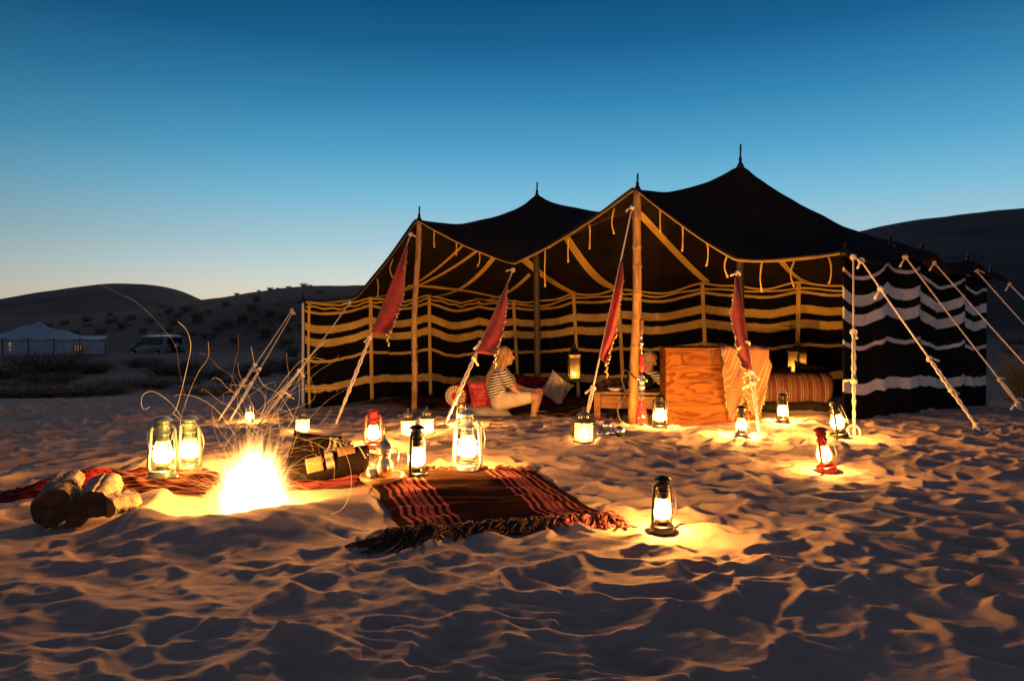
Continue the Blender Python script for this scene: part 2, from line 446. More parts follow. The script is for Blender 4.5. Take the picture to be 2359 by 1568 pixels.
# -------- sand mesh
def sand_material():
    m, t, b = base_mat('sand')
    n = tex_noise(t, 1.1, 5); n2 = tex_noise(t, 420, 2); n3 = tex_noise(t, 900, 2)
    r = rampn(t, n.outputs['Fac'], [(.3, (.52, .365, .285)), (.7, (.60, .43, .345))])
    mx = nd(t, 'ShaderNodeMix', data_type='RGBA', blend_type='MULTIPLY'); mx.inputs[0].default_value = .8
    r2 = rampn(t, n2.outputs['Fac'], [(.3, (.66, .66, .66)), (.7, (1, 1, 1))])
    t.links.new(r.outputs[0], mx.inputs[6]); t.links.new(r2.outputs[0], mx.inputs[7])
    c = nd(t, 'ShaderNodeTexCoord'); sp = nd(t, 'ShaderNodeSeparateXYZ'); t.links.new(c.outputs['Object'], sp.inputs[0])     # scrubby ground beyond the camp, painted darker toward the shaded dune tone
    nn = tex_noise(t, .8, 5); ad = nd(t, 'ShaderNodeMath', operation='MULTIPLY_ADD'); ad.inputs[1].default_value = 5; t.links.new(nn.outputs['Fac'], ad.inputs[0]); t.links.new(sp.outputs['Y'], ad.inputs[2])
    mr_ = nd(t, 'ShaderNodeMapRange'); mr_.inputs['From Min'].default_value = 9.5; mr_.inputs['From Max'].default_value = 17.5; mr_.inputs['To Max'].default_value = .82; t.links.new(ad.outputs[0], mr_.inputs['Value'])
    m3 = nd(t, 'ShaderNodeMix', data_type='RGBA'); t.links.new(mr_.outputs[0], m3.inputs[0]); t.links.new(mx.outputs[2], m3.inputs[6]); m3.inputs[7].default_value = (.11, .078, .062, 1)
    t.links.new(m3.outputs[2], b.inputs['Base Color']); b.inputs['Roughness'].default_value = .95
    b.inputs['Specular IOR Level'].default_value = .15
    bump(t, b, n3.outputs['Fac'], .9, .008)
    return m
mat_sand = sand_material()
def dune_material():
    """pale sand by the camp, scrubby ground farther off painted darker for dusk shade"""
    m, t, b = base_mat('dusk_shaded_dune_sand')
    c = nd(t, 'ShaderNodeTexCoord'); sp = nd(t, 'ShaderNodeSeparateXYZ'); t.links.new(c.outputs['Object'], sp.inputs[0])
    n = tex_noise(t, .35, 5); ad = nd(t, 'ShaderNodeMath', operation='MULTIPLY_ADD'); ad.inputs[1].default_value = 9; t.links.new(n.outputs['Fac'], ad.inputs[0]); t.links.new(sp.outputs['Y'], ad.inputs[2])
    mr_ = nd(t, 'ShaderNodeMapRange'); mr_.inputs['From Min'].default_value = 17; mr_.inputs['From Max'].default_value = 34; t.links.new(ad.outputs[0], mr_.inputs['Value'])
    n2 = tex_noise(t, .06, 6); d = rampn(t, n2.outputs['Fac'], [(.35, (.040, .030, .028)), (.65, (.072, .051, .043))])  # dusk dimness put into the colour of the far ground
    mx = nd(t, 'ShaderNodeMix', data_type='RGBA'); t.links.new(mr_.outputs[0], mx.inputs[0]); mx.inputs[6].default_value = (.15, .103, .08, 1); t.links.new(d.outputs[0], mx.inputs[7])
    t.links.new(mx.outputs[2], b.inputs['Base Color']); b.inputs['Roughness'].default_value = .95; b.inputs['Specular IOR Level'].default_value = .1
    n3 = tex_noise(t, 1.5, 4); bump(t, b, n3.outputs['Fac'], .6, .25); return m
mat_dune = dune_material()
def grid_mesh(name, X, Y, Z, mat):
    nv, nu = X.shape
    me = bpy.data.meshes.new(name)
    co = np.stack([X, Y, Z], -1).reshape(-1, 3).astype(np.float32)
    me.vertices.add(len(co)); me.vertices.foreach_set('co', co.ravel())
    idx = np.arange(nv * nu).reshape(nv, nu)
    q = np.stack([idx[:-1, :-1], idx[:-1, 1:], idx[1:, 1:], idx[1:, :-1]], -1).reshape(-1, 4).astype(np.int32)
    me.loops.add(q.size); me.polygons.add(len(q))
    me.loops.foreach_set('vertex_index', q.ravel())
    me.polygons.foreach_set('loop_start', np.arange(0, q.size, 4, dtype=np.int32))
    me.polygons.foreach_set('use_smooth', np.ones(len(q), dtype=bool))
    me.update(calc_edges=True); me.materials.append(mat)
    o = bpy.data.objects.new(name, me); SC.collection.objects.link(o); return o
drop = np.linspace(1730 / 1.35, 1730 / 15.8, 760)
Yr = 1730 / drop; Ur = np.linspace(-1.02, 1.02, 1060)
YY = np.repeat(Yr[:, None], len(Ur), 1); XX = YY * Ur[None, :] * (1 + .6 / (YY + .2) * .6)
XX = np.clip(XX, RX0 + .05, RX1 - .05) if False else XX
ZZ = gza(XX, YY)
fade = sm(14.2, 15.8, YY)
sand_o = grid_mesh('sand_ground', XX, YY, ZZ, mat_sand); tag(sand_o, kind='structure')

# -------- dunes and desert out to the horizon, and the ground behind the camera
ang = np.linspace(-PI, PI, 721)
def far_sheet():
    u = np.concatenate([np.linspace(-1.35, 1.35, 420)])
    d = np.concatenate([np.geomspace(15.3, 60, 90), np.geomspace(61.5, 700, 150)])
    Y = np.repeat(d[:, None], len(u), 1); X = Y * u[None, :]
    Z = ground_fn(X, Y)
    amp = sm(15, 22, Y)
    Z = Z + amp * (.10 * vnoise(X, Y, 2.2, 21) + .35 * vnoise(X, Y, 9, 22) * sm(18, 40, Y)) + .03 * vnoise(X, Y, .6, 23) * (1 - sm(40, 60, Y))
    Z = Z - .05 * (1 - sm(15.3, 16.2, Y))
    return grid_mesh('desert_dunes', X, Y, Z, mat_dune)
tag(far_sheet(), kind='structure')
def behind_sheet():
    ys = np.concatenate([-np.geomspace(600, 2, 60), np.linspace(-1.5, 1.37, 8)]); xs = np.concatenate([-np.geomspace(600, 1.5, 50), np.linspace(-1.4, 1.4, 6), np.geomspace(1.5, 600, 50)])
    X, Y = np.meshgrid(xs, ys); Z = .25 * vnoise(X, Y, 5, 31) * sm(0, 6, -Y) - .012
    return grid_mesh('desert_plain', X, Y, Z, mat_sand)
tag(behind_sheet(), kind='structure')
# ================================================================== TENT
FLp, FRp = Vector((-3.34, 10.9)), Vector((3.41, 7.0))
DV = Vector((2.70, 1.70)); WV = FRp - FLp
def TXY(t, w):
    p = FLp + WV * t + DV * w; return p.x, p.y
def t_at_u(u, w=0.0):
    k = (u - UC) / F; o = FLp + DV * w
    return (k * o.y - o.x) / (WV.x - k * WV.y)
TA, TG1, TB, TG2, TG0 = .293, .4995, .7117, .861, .145
TM1, TM2 = .351, .735
def hsag(t, pts, sag):
    for (a, za), (b, zb) in zip(pts[:-1], pts[1:]):
        if a <= t <= b + 1e-9:
            f = (t - a) / (b - a); return za + (zb - za) * f - sag * (b - a) * 4 * f * (1 - f)
    return pts[-1][1]
FRONT_PTS = [(0, 1.27), (TG0, 1.30), (TA, 2.42), (TG1, 1.72), (TB, 2.57), (TG2, 1.67), (1, 1.72)]
def z_front(t): return hsag(t, FRONT_PTS, .28)
BACK_PTS = [(0, 1.36), (.107, 1.30), (.265, 1.40), (.369, 1.46), (.549, 1.53), (.73, 1.52), (1, 1.58)]
def z_back(t): return hsag(t, BACK_PTS, .3)
LEFT_PTS = [(0, 1.27), (.334, 1.36), (.685, 1.41), (1, 1.36)]
def z_left(w): return hsag(w, LEFT_PTS, .15)
RIGHT_PTS = [(0, 1.72), (.27, 1.83), (.475, 1.80), (.81, 1.72), (1, 1.60)]
def z_right(w): return hsag(w, RIGHT_PTS, .45)
NT, NW = 156, 64
Z = np.zeros((NW + 1, NT + 1)); fix = np.zeros_like(Z, bool)
ts = np.arange(NT + 1) / NT; ws = np.arange(NW + 1) / NW
Z[0] = [z_front(t) for t in ts]; Z[-1] = [z_back(t) for t in ts]
Z[:, 0] = [z_left(w) for w in ws]; Z[:, -1] = [z_right(w) for w in ws]
for j in range(1, NW): Z[j, 1:-1] = Z[0, 1:-1] * (1 - ws[j]) + Z[-1, 1:-1] * ws[j] + .3
fix[0] = fix[-1] = True; fix[:, 0] = fix[:, -1] = True
def peak(t, w, z, r=1):
    i, j = round(t * NT), round(w * NW)
    for dj in range(-r, r + 1):
        for di in range(-r, r + 1):
            Z[j + dj, i + di] = z - .012 * (abs(di) + abs(dj)); fix[j + dj, i + di] = True
def ridge(a, b, za, zb, sag, upto=1.0):
    n = 200
    for k in range(int(n * upto)):
        f = k / n; i = round((a[0] + (b[0] - a[0]) * f) * NT); j = round((a[1] + (b[1] - a[1]) * f) * NW)
        if 0 < j < NW and 0 < i < NT: Z[j, i] = za + (zb - za) * f - sag * 4 * f * (1 - f); fix[j, i] = True
M1, M2 = (TM1, .5), (TM2, .5)
ridge(M1, M2, 2.86, 3.0, .40)
ridge(M2, (1.0, .42), 3.0, 1.84, .16); ridge(M2, (.90, 0.0), 3.0, 1.68, .30, .8); ridge(M2, (.75, 1), 3.0, 1.53, .42); ridge(M2, (1, .95), 3.0, 1.62, .34)
ridge(M1, (0, .55), 2.86, 1.40, .42); ridge(M1, (.36, 1), 2.86, 1.47, .40); ridge(M1, (TA, 0), 2.86, 2.42, .22)
ridge(M2, (TB, 0), 3.0, 2.57, .16)
peak(*M1, 2.87); peak(*M2, 3.02)
for _ in range(2600):
    N = Z.copy(); N[1:-1, 1:-1] = .25 * (Z[:-2, 1:-1] + Z[2:, 1:-1] + Z[1:-1, :-2] + Z[1:-1, 2:]) - .00006
    Z = np.where(fix, Z, N)
# round the creases a little, cloth is not a wire frame
for _ in range(3):
    N = Z.copy(); N[1:-1, 1:-1] = .5 * Z[1:-1, 1:-1] + .125 * (Z[:-2, 1:-1] + Z[2:, 1:-1] + Z[1:-1, :-2] + Z[1:-1, 2:]); Z = N
def z_roof(t, w):
    x = min(max(t, 0), 1) * NT; y = min(max(w, 0), 1) * NW
    i = min(int(x), NT - 1); j = min(int(y), NW - 1); fx, fy = x - i, y - j
    return (Z[j, i] * (1 - fx) + Z[j, i + 1] * fx) * (1 - fy) + (Z[j + 1, i] * (1 - fx) + Z[j + 1, i + 1] * fx) * fy
def TP(t, w, dz=0.0):
    x, y = TXY(t, w); return Vector((x, y, z_roof(t, w) + dz))

tent = thing('bedouin_tent', 'long black goat hair tent with cream stripes, open front and four pointed roof peaks', 'tent',
             (TXY(.5, .5)[0], TXY(.5, .5)[1], base_z(*TXY(.5, .5))))
def cloth_black():
    m, t, b = base_mat('black_tent_cloth')
    n = tex_noise(t, 3.5, 6); n2 = tex_noise(t, 90, 3, stretch=(1, 1, 5))
    r = rampn(t, n.outputs['Fac'], [(.3, (.012, .009, .008)), (.75, (.023, .015, .012))])
    t.links.new(r.outputs[0], b.inputs['Base Color']); b.inputs['Roughness'].default_value = .95; b.inputs['Specular IOR Level'].default_value = .1
    bump(t, b, n2.outputs['Fac'], .5, .006); return m
mat_black = cloth_black()
# ---- roof
mb = MB()
def roof_pt(a, b):
    t = -.012 + 1.03 * a; w = -.006 + 1.035 * b
    x, y = TXY(t, w); z = z_roof(t, w)
    over = max(0, -t, t - 1) * 4 + max(0, w - 1) * 2.5
    z += .012 * math.sin(31 * t + 3 * w) * math.sin(17 * w) + .006 * math.sin(75 * t) * math.sin(40 * w + 1)
    return (x, y, z - over)
mb.sheet(roof_pt, 170, 70)
roof_o = mb.build('roof', mat_black, tent, world=True, thick=.014)

# ---- striped walls
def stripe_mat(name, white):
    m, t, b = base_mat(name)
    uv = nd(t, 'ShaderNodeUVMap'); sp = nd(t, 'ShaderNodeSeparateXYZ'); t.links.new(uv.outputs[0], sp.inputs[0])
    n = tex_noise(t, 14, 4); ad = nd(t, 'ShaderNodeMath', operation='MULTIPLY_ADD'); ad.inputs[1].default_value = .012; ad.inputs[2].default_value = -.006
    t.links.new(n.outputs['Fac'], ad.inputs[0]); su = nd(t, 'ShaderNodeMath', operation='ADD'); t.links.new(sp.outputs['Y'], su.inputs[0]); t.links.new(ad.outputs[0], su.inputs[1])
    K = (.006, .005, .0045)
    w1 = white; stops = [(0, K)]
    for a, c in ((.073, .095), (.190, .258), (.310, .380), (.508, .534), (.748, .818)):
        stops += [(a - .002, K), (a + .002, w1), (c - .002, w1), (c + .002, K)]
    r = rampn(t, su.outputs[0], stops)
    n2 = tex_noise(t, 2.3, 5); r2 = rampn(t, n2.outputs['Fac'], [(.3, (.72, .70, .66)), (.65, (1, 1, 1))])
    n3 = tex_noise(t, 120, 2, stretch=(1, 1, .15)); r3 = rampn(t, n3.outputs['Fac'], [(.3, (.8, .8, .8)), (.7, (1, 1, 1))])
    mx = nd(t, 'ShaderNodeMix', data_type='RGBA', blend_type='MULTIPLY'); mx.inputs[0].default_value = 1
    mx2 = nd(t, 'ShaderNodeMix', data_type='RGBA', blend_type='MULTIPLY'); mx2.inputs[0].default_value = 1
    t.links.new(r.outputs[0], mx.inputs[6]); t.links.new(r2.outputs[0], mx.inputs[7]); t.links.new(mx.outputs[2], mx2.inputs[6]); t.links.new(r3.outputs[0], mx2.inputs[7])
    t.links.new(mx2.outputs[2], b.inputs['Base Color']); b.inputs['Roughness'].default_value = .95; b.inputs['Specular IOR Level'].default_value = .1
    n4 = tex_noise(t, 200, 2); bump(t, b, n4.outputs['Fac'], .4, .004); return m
mat_stripe_out = stripe_mat('striped_tent_cloth', (.80, .73, .66))
mat_stripe = stripe_mat('lamplit_striped_cloth', (.74, .50, .15))  # same cloth, lantern glow painted into the stripes of the inner walls
def wall(name, pa, pb, ztop, posts, inward, sag=.06, bulge=.06, seed=0, dip=.05, mat=None):
    """pa->pb plan points (t,w); ztop(s); posts: fractions where the cloth is pinned; inward: plan direction into the tent"""
    A = Vector(TXY(*pa)); B = Vector(TXY(*pb)); L = (B - A).length
    rr_ = random.Random(seed)
    amp = [rr_.uniform(.6, 1.3) for _ in posts]; skew = [rr_.uniform(.75, 1.3) for _ in posts]
    def at(s):
        for k in range(len(posts) - 1):
            if posts[k] <= s <= posts[k + 1] + 1e-9:
                f = (s - posts[k]) / (posts[k + 1] - posts[k]); return k, f
        return len(posts) - 2, 1.0
    def pt(a, b):
        s = a; k, f = at(s); ff = f ** skew[k]
        bay = math.sin(PI * ff) * amp[k] * min(1, (posts[k + 1] - posts[k]) * L / 1.0)
        xy = A + (B - A) * s
        n = Vector(inward)
        off = -bulge * bay * math.sin(PI * min(1, b * 1.05)) + .012 * math.sin(s * L * 23 + 5 * seed) * b + .02 * math.sin(s * L * 9 + seed)
        xy = xy + n * off
        zt = ztop(s) - .05 - sag * bay
        zb = gz(xy.x, xy.y) - .04
        zt += (.014 * math.sin(s * L * 3.1 + seed * 2) + .010 * math.sin(s * L * 7.7 + seed)) * min(1, bay + .1)
        zz = zt + (zb - zt) * b - dip * bay * math.sin(PI * b) * (1 - b * .6)
        return (xy.x, xy.y, zz)
    mb = MB(); mb.sheet(pt, max(24, int(L / .045)), 34)
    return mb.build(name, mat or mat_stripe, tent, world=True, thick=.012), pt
dn = DV.normalized(); wnv = WV.normalized()
SB = [0, .107, .265, .369, .549, .73, .87, 1]
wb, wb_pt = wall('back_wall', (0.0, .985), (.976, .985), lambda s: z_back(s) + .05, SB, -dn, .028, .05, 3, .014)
SL = [0, .334, .685, 1]
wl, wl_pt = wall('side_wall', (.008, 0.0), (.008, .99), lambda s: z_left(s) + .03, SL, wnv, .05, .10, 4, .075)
SR = [0, .27, .475, .81, 1]
for (w0, w1, tt, dz_, posts_) in ((0.0, .478, .996, 0, [0, .56, 1]), (.462, .815, .993, -.03, [0, 1]), (.80, 1.03, .990, -.045, [0, 1])):
    wall('side_wall', (tt, w0), (tt, w1), (lambda s, w0=w0, w1=w1, dz_=dz_: z_right(w0 + (w1 - w0) * s) + dz_), posts_, -wnv, .010, -.05, int(w0 * 20) + 5, .018, mat_stripe_out)

# ---- yellowish woven bands: on the walls at each seam, along the eaves, under the roof
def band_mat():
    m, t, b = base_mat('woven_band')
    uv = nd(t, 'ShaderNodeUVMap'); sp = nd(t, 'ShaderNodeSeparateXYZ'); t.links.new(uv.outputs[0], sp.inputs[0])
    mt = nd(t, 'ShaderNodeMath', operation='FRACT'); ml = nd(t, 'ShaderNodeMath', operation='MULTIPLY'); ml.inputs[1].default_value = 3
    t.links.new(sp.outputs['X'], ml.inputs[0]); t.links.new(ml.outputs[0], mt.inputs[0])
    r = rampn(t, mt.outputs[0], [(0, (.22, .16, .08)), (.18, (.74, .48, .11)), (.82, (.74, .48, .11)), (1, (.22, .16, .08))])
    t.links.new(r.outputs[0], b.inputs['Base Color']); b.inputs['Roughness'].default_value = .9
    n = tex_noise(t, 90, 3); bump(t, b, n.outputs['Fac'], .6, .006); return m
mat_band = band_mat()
def ribbon(path, width, side, name='seam_band', lift=0.0):
    """flat woven band along a 3-D path; side(i) gives its width direction"""
    path = [Vector(p) for p in path]; n = len(path) - 1
    def fn(a, b):
        i = round(b * n); s = side(i) if callable(side) else Vector(side)
        return path[i] + s * (a - .5) * width
    mb = MB(); mb.sheet(fn, 6, n)
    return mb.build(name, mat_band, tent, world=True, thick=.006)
def wall_band(ptf, s, inward, b0=0.0, b1=1.0, width=.06, lean=0.0):
    A = Vector(ptf(0, .5)); B = Vector(ptf(1, .5)); al = (B - A).normalized()
    iv = Vector((inward.x, inward.y, 0)) * .016
    path = [Vector(ptf(min(max(s + lean * (b0 + (b1 - b0) * k / 22), 0), 1), b0 + (b1 - b0) * k / 22)) + iv for k in range(23)]
    return ribbon(path, width, al)
for s, ln in zip(SB[1:-1], (.012, .012, .01, .008, -.004, -.012)): wall_band(wb_pt, s, -dn, lean=ln)
for s in SL[1:-1]: wall_band(wl_pt, s, wnv, lean=.006)
wall_band(wl_pt, .02, wnv, width=.04)
def eave(ptf, inward, name='eave_band', seed=0):
    r_ = random.Random(seed); iv = Vector((inward.x, inward.y, 0)) * .03
    for k2, (dz, wd) in enumerate(((-.015, .03), (-.075, .028))):
        ph = r_.uniform(0, 6)
        path = []
        for k in range(121):
            a = k / 120; p = Vector(ptf(a, 0)) + iv
            p.z += dz + .010 * math.sin(a * 34 + ph) + .012 * math.sin(a * 71 + ph * 2) * (1 if k2 else .4); path.append(p)
        ribbon(path, wd, Vector((0, 0, 1)), name)
eave(wb_pt, -dn, seed=1); eave(wl_pt, wnv, seed=2)
def roof_band(a, b, width=.075, n=48, dz=-.034, name='roof_band'):
    path = []; side = []
    for k in range(n + 1):
        f = k / n; path.append(TP(a[0] + (b[0] - a[0]) * f, a[1] + (b[1] - a[1]) * f, dz))
    d2 = (Vector(TXY(*b)) - Vector(TXY(*a))).normalized(); pr = Vector((d2.y, -d2.x, 0)); det = WV.x * DV.y - WV.y * DV.x
    def fn(q, f):
        p = path[round(f * n)] + pr * (q - .5) * width; rx, ry = p.x - FLp.x, p.y - FLp.y
        t = (rx * DV.y - ry * DV.x) / det; w = (WV.x * ry - WV.y * rx) / det
        return (p.x, p.y, z_roof(t, w) + dz)
    mb = MB(); mb.sheet(fn, 6, n)
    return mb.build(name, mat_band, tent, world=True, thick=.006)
for t in SB[1:-1]: roof_band((t + .01, .012 if t > .3 else .32), (t, .975), .105 if t > .2 else .085)
roof_band((.012, .685), (TM1 - .06, .50)); roof_band((.012, .334), (TM1 - .08, .43), .06); roof_band((.012, .36), (TA + .02, .30), .05)
roof_band((.012, .97), (.25, .72), .06)
# front hem
path = [TP(.004 + .992 * k / 240, .004, -.018) for k in range(241)]
ribbon(path, .042, lambda i: (Vector((0, 0, 1)) * .8 + Vector((dn.x, dn.y, 0)) * .5).normalized(), 'hem_band')

# ---- poles
def bamboo(name, base, top, r0, r1, mat, nodes=7, wob=.018, seed=0):
    r_ = random.Random(seed); base, top = Vector(base), Vector(top); path = []; rad = []
    L = (top - base).length; joints = [(k + r_.uniform(-.15, .15)) / nodes for k in range(1, nodes)]
    fs = sorted(set([0, 1] + [j + o for j in joints for o in (-.012, -.004, .004, .012)] + [k / 20 for k in range(21)]))
    for f in fs:
        b = base + (top - base) * f
        b += Vector((wob * math.sin(f * 5 + seed), wob * math.sin(f * 4 + 2 * seed), 0)) * math.sin(PI * f)
        r = r0 + (r1 - r0) * f
        dj = min([abs(f - j) for j in joints] or [1])
        if dj < .006: r *= 1.14
        elif dj < .016: r *= .99
        path.append(b); rad.append(r)
    mb = MB(); mb.tube(path, rad, 14); return mb.build(name, mat, tent, world=True)
xa, ya = TXY(TA, .012); xb, yb = TXY(TB, .012)
pa0 = P(953, 956, ya); pa0.z = gz(pa0.x, ya) - .05
pA = bamboo('pole', (pa0.x, ya, pa0.z), (xa, ya, 2.40), .042, .040, mat_bamboo, 8, .03, 2); tag(pA, 'slim bamboo front pole')
pb0 = P(1458, 984, yb); pb0.z = gz(pb0.x, yb) - .05
pB = bamboo('pole', (pb0.x, yb, pb0.z), (xb, yb, 2.53), .060, .046, mat_bamboo, 9, .02, 5); tag(pB, 'thick bamboo front pole')
for (t, w), z in ((M1, 2.83), (M2, 2.97)):
    x, y = TXY(t, w); o = bamboo('pole', (x, y, gz(x, y) - .05), (x, y, z), .05, .045, mat_dark_wood, 3, .01, 7); tag(o, 'dark straight inner pole')
o = bamboo('pole', (*TXY(.006, -.01), gz(*TXY(.006, -.01)) - .05), (*TXY(.006, -.01), 1.22), .022, .02, mat_rope, 2, .004, 3); tag(o, 'thin pale corner pole')
# dark tips that stick out of the roof over each pole
def tip(x, y, z, h, r=.012):
    mb = MB(); mb.tube([(x, y, z - .06), (x, y, z + h * .25)], r * 1.7, 8); mb.tube([(x, y, z + h * .2), (x + .004, y, z + h)], r, 8)
    mb.lathe([(.05, -.06), (.03, -.02), (.016, .0)], 12, (x, y, z))
    return mb.build('pole_tip', mat_black_metal, tent, world=True)
for (x, y), z, h in (((xa, ya), 2.44, .15), ((xb, yb), 2.59, .14), (TXY(*M1), 2.88, .17), (TXY(*M2), 3.03, .23)): tip(x, y, z, h)
for w, h in ((0, .07), (.27, .08), (.475, .07), (.81, .08), (1, .07)): tip(*TXY(1.0, w), z_right(w) + .01, h, .014)
tip(*TXY(.0, .0), 1.28, .11, .012)
# cords that hang from the front hem
for u, ln in ((1000, .24), (1050, .2), (1098, .22), (1255, .42), (1308, .28), (1357, .27), (1415, .28), (1520, .27), (1570, .29), (1625, .27), (1677, .24), (1755, .30), (1830, .25), (1908, .24), (868, .25), (905, .24)):
    t = t_at_u(u, .02); p = TP(t, .02, -.03); q = RN.uniform(-.05, .05)
    mb = MB(); path = [p + Vector((q * math.sin(k / 8 * 3.0), 0, -ln * 1.15 * k / 8)) for k in range(9)]
    mb.tube(path, [.0045] * 8 + [.007], 6)
    path2 = [x + Vector((.008 + .004 * math.sin(k), 0, 0)) for k, x in enumerate(path)]
    mb.tube(path2, .004, 6)
    mb.build('tie_cord', mat_band, tent, world=True)

# ================================================================== GUY ROPES
def at_v(a, b, v):
    lo, hi = 0.0, 1.0
    for _ in range(40):
        m = (lo + hi) / 2; p = a + (b - a) * m; pv = VH - (p.z - HC) / p.y * F
        if pv < v: lo = m
        else: hi = m
    return a + (b - a) * lo
def knot(mb, c, r, seed=0):
    r_ = random.Random(seed); c = Vector(c)
    for k in range(3):
        ax = Vector((r_.uniform(-1, 1), r_.uniform(-1, 1), r_.uniform(-1, 1))).normalized(); o = ax.orthogonal().normalized(); q = ax.cross(o)
        mb.tube([c + (o * math.cos(a) + q * math.sin(a)) * r * 1.1 + ax * r * .3 * math.sin(2 * a) for a in [2 * PI * i / 12 for i in range(12)]], r * .48, 6, closed=True)
    mb.ell(c, (r, r, r), n=10, m=6)
def guy(label, top, bot, r=.012, low=.0, strands=2, kn=(.0,), ring=False, tails=1, seed=0):
    top, bot = Vector(top), Vector(bot); g = thing('guy_rope', label, 'rope', bot, group='guy ropes of the black tent')
    ax = (bot - top).normalized(); sd = ax.cross(Vector((0, 1, 0))).normalized()
    up_end = top + (bot - top) * (low if low else 1)
    mb = MB(); n = 26
    Lr = (up_end - top).length
    mb.tube([top + (up_end - top) * (k / n) - Vector((0, 0, 1)) * .018 * Lr * math.sin(PI * k / n) * .3 for k in range(n + 1)], r * .8, 8)
    mb.build('rope', mat_rope, g, world=True)
    if low:
        for s in range(strands):
            off = (s - (strands - 1) / 2) * r * 1.9
            mb = MB(); m = 40; path = []
            for k in range(m + 1):
                f = k / m; p = up_end + (bot - up_end) * f + sd * off * math.sin(PI * min(1, .12 + f)) + sd * .004 * math.sin(f * 60 + s * 3)
                path.append(p)
            mb.tube(path, r * .95, 7); mb.build('doubled_rope', mat_rope, g, world=True)
    for i, f in enumerate(kn):
        mb = MB(); c = top + (bot - top) * f; knot(mb, c, r * 1.9, seed + i)
        if f > .1 or tails:
            r_ = random.Random(seed * 7 + i)
            d = (sd * r_.choice((-1, 1)) + Vector((0, 0, r_.uniform(-.9, .2)))).normalized()
            L = r_.uniform(.05, .11)
            mb.tube([c, c + d * L * .5 + Vector((0, 0, -.008)), c + d * L + Vector((0, 0, -.03))], [r, r * .9, r * 1.15], 7)
        mb.build('knot', mat_rope, g, world=True)
    if ring:
        mb = MB(); c = bot + Vector((0, 0, .035)); mb.tube([c + Vector((math.cos(a) * .055, .02 * math.sin(a), math.sin(a) * .055)) for a in [2 * PI * i / 20 for i in range(20)]], .011, 8, closed=True)
        mb.build('anchor_ring', mat_galv, g, world=True)
    return top, bot
def gp(u, v, d): return P(u, v, d)
RA = guy('guy rope from the slim bamboo pole that carries the red pennant farthest left', P(946, 540, 9.62), gp(768, 990, 7.2), .0115, .60, 2, (.0, .60), seed=1)
RG1 = guy('guy rope behind the striped round bolster, with the red pennant over the seated woman', P(1182, 622, 8.85), gp(1018, 992, 6.75), .0115, .52, 2, (.0, .52, .62), seed=2)
RB = guy('guy rope in front of the thick bamboo pole with a red pennant', P(1456, 478, 8.0), gp(1352, 958, 7.0), .011, .88, 2, (.0, .88), seed=3)
RG2 = guy('guy rope falling in front of the draped scarf and wooden cabinet, with a red pennant', P(1700, 630, 7.48), gp(1750, 1004, 6.1), .0115, .48, 2, (.0, .48, .66, .72), seed=4)
guy('nearly vertical guy rope at the right front corner beside the tilted black lantern', P(1966, 592, 6.93), gp(1968, 1003, 6.1), .0115, .42, 2, (.0, .45, .72), ring=True, seed=5)
guy('slanting guy rope from the right front corner pegged in open sand', P(1984, 600, 6.95), gp(2258, 993, 6.3), .0115, .60, 2, (.0, .18, .60, .78, .97), seed=6)
guy('guy rope of the striped side wall that ends in a ring by the grass tuft', P(2086, 592, 7.42), gp(2352, 938, 7.2), .011, .82, 2, (.0, .82, .97), ring=True, seed=7)
guy('guy rope crossing the second bay of the striped side wall', P(2153, 606, 7.78), gp(2480, 970, 6.9), .010, .8, 2, (.0, .8), seed=8)
guy('guy rope high above the grass tuft at the far end of the striped side wall', P(2248, 622, 8.35), gp(2560, 965, 7.2), .010, .8, 2, (.0, .8), seed=9)
guy('guy rope from the rearmost corner of the striped side wall', P(2326, 655, 8.75), gp(2640, 960, 7.5), .010, .8, 2, (.0, .8), seed=10)
guy('upper of the two ropes from the rear left corner that run down behind the fire', P(672, 714, 10.85), gp(500, 972, 8.5), .0115, .55, 2, (.0, .55, .68), seed=11)
guy('lower of the two ropes from the rear left corner that run down behind the fire', P(676, 716, 10.85), gp(526, 974, 8.45), .0115, .58, 2, (.02, .58, .70), seed=12)
guy('guy rope crossing the striped left wall down to the small lantern behind the fire', P(806, 697, 10.25), gp(598, 976, 8.0), .0115, .62, 2, (.0, .62, .78), seed=13)
guy('faint short rope low on the left wall edge behind the small house lantern', P(694, 866, 10.7), gp(630, 968, 9.0), .010, .7, 2, (.0, .5), seed=14)

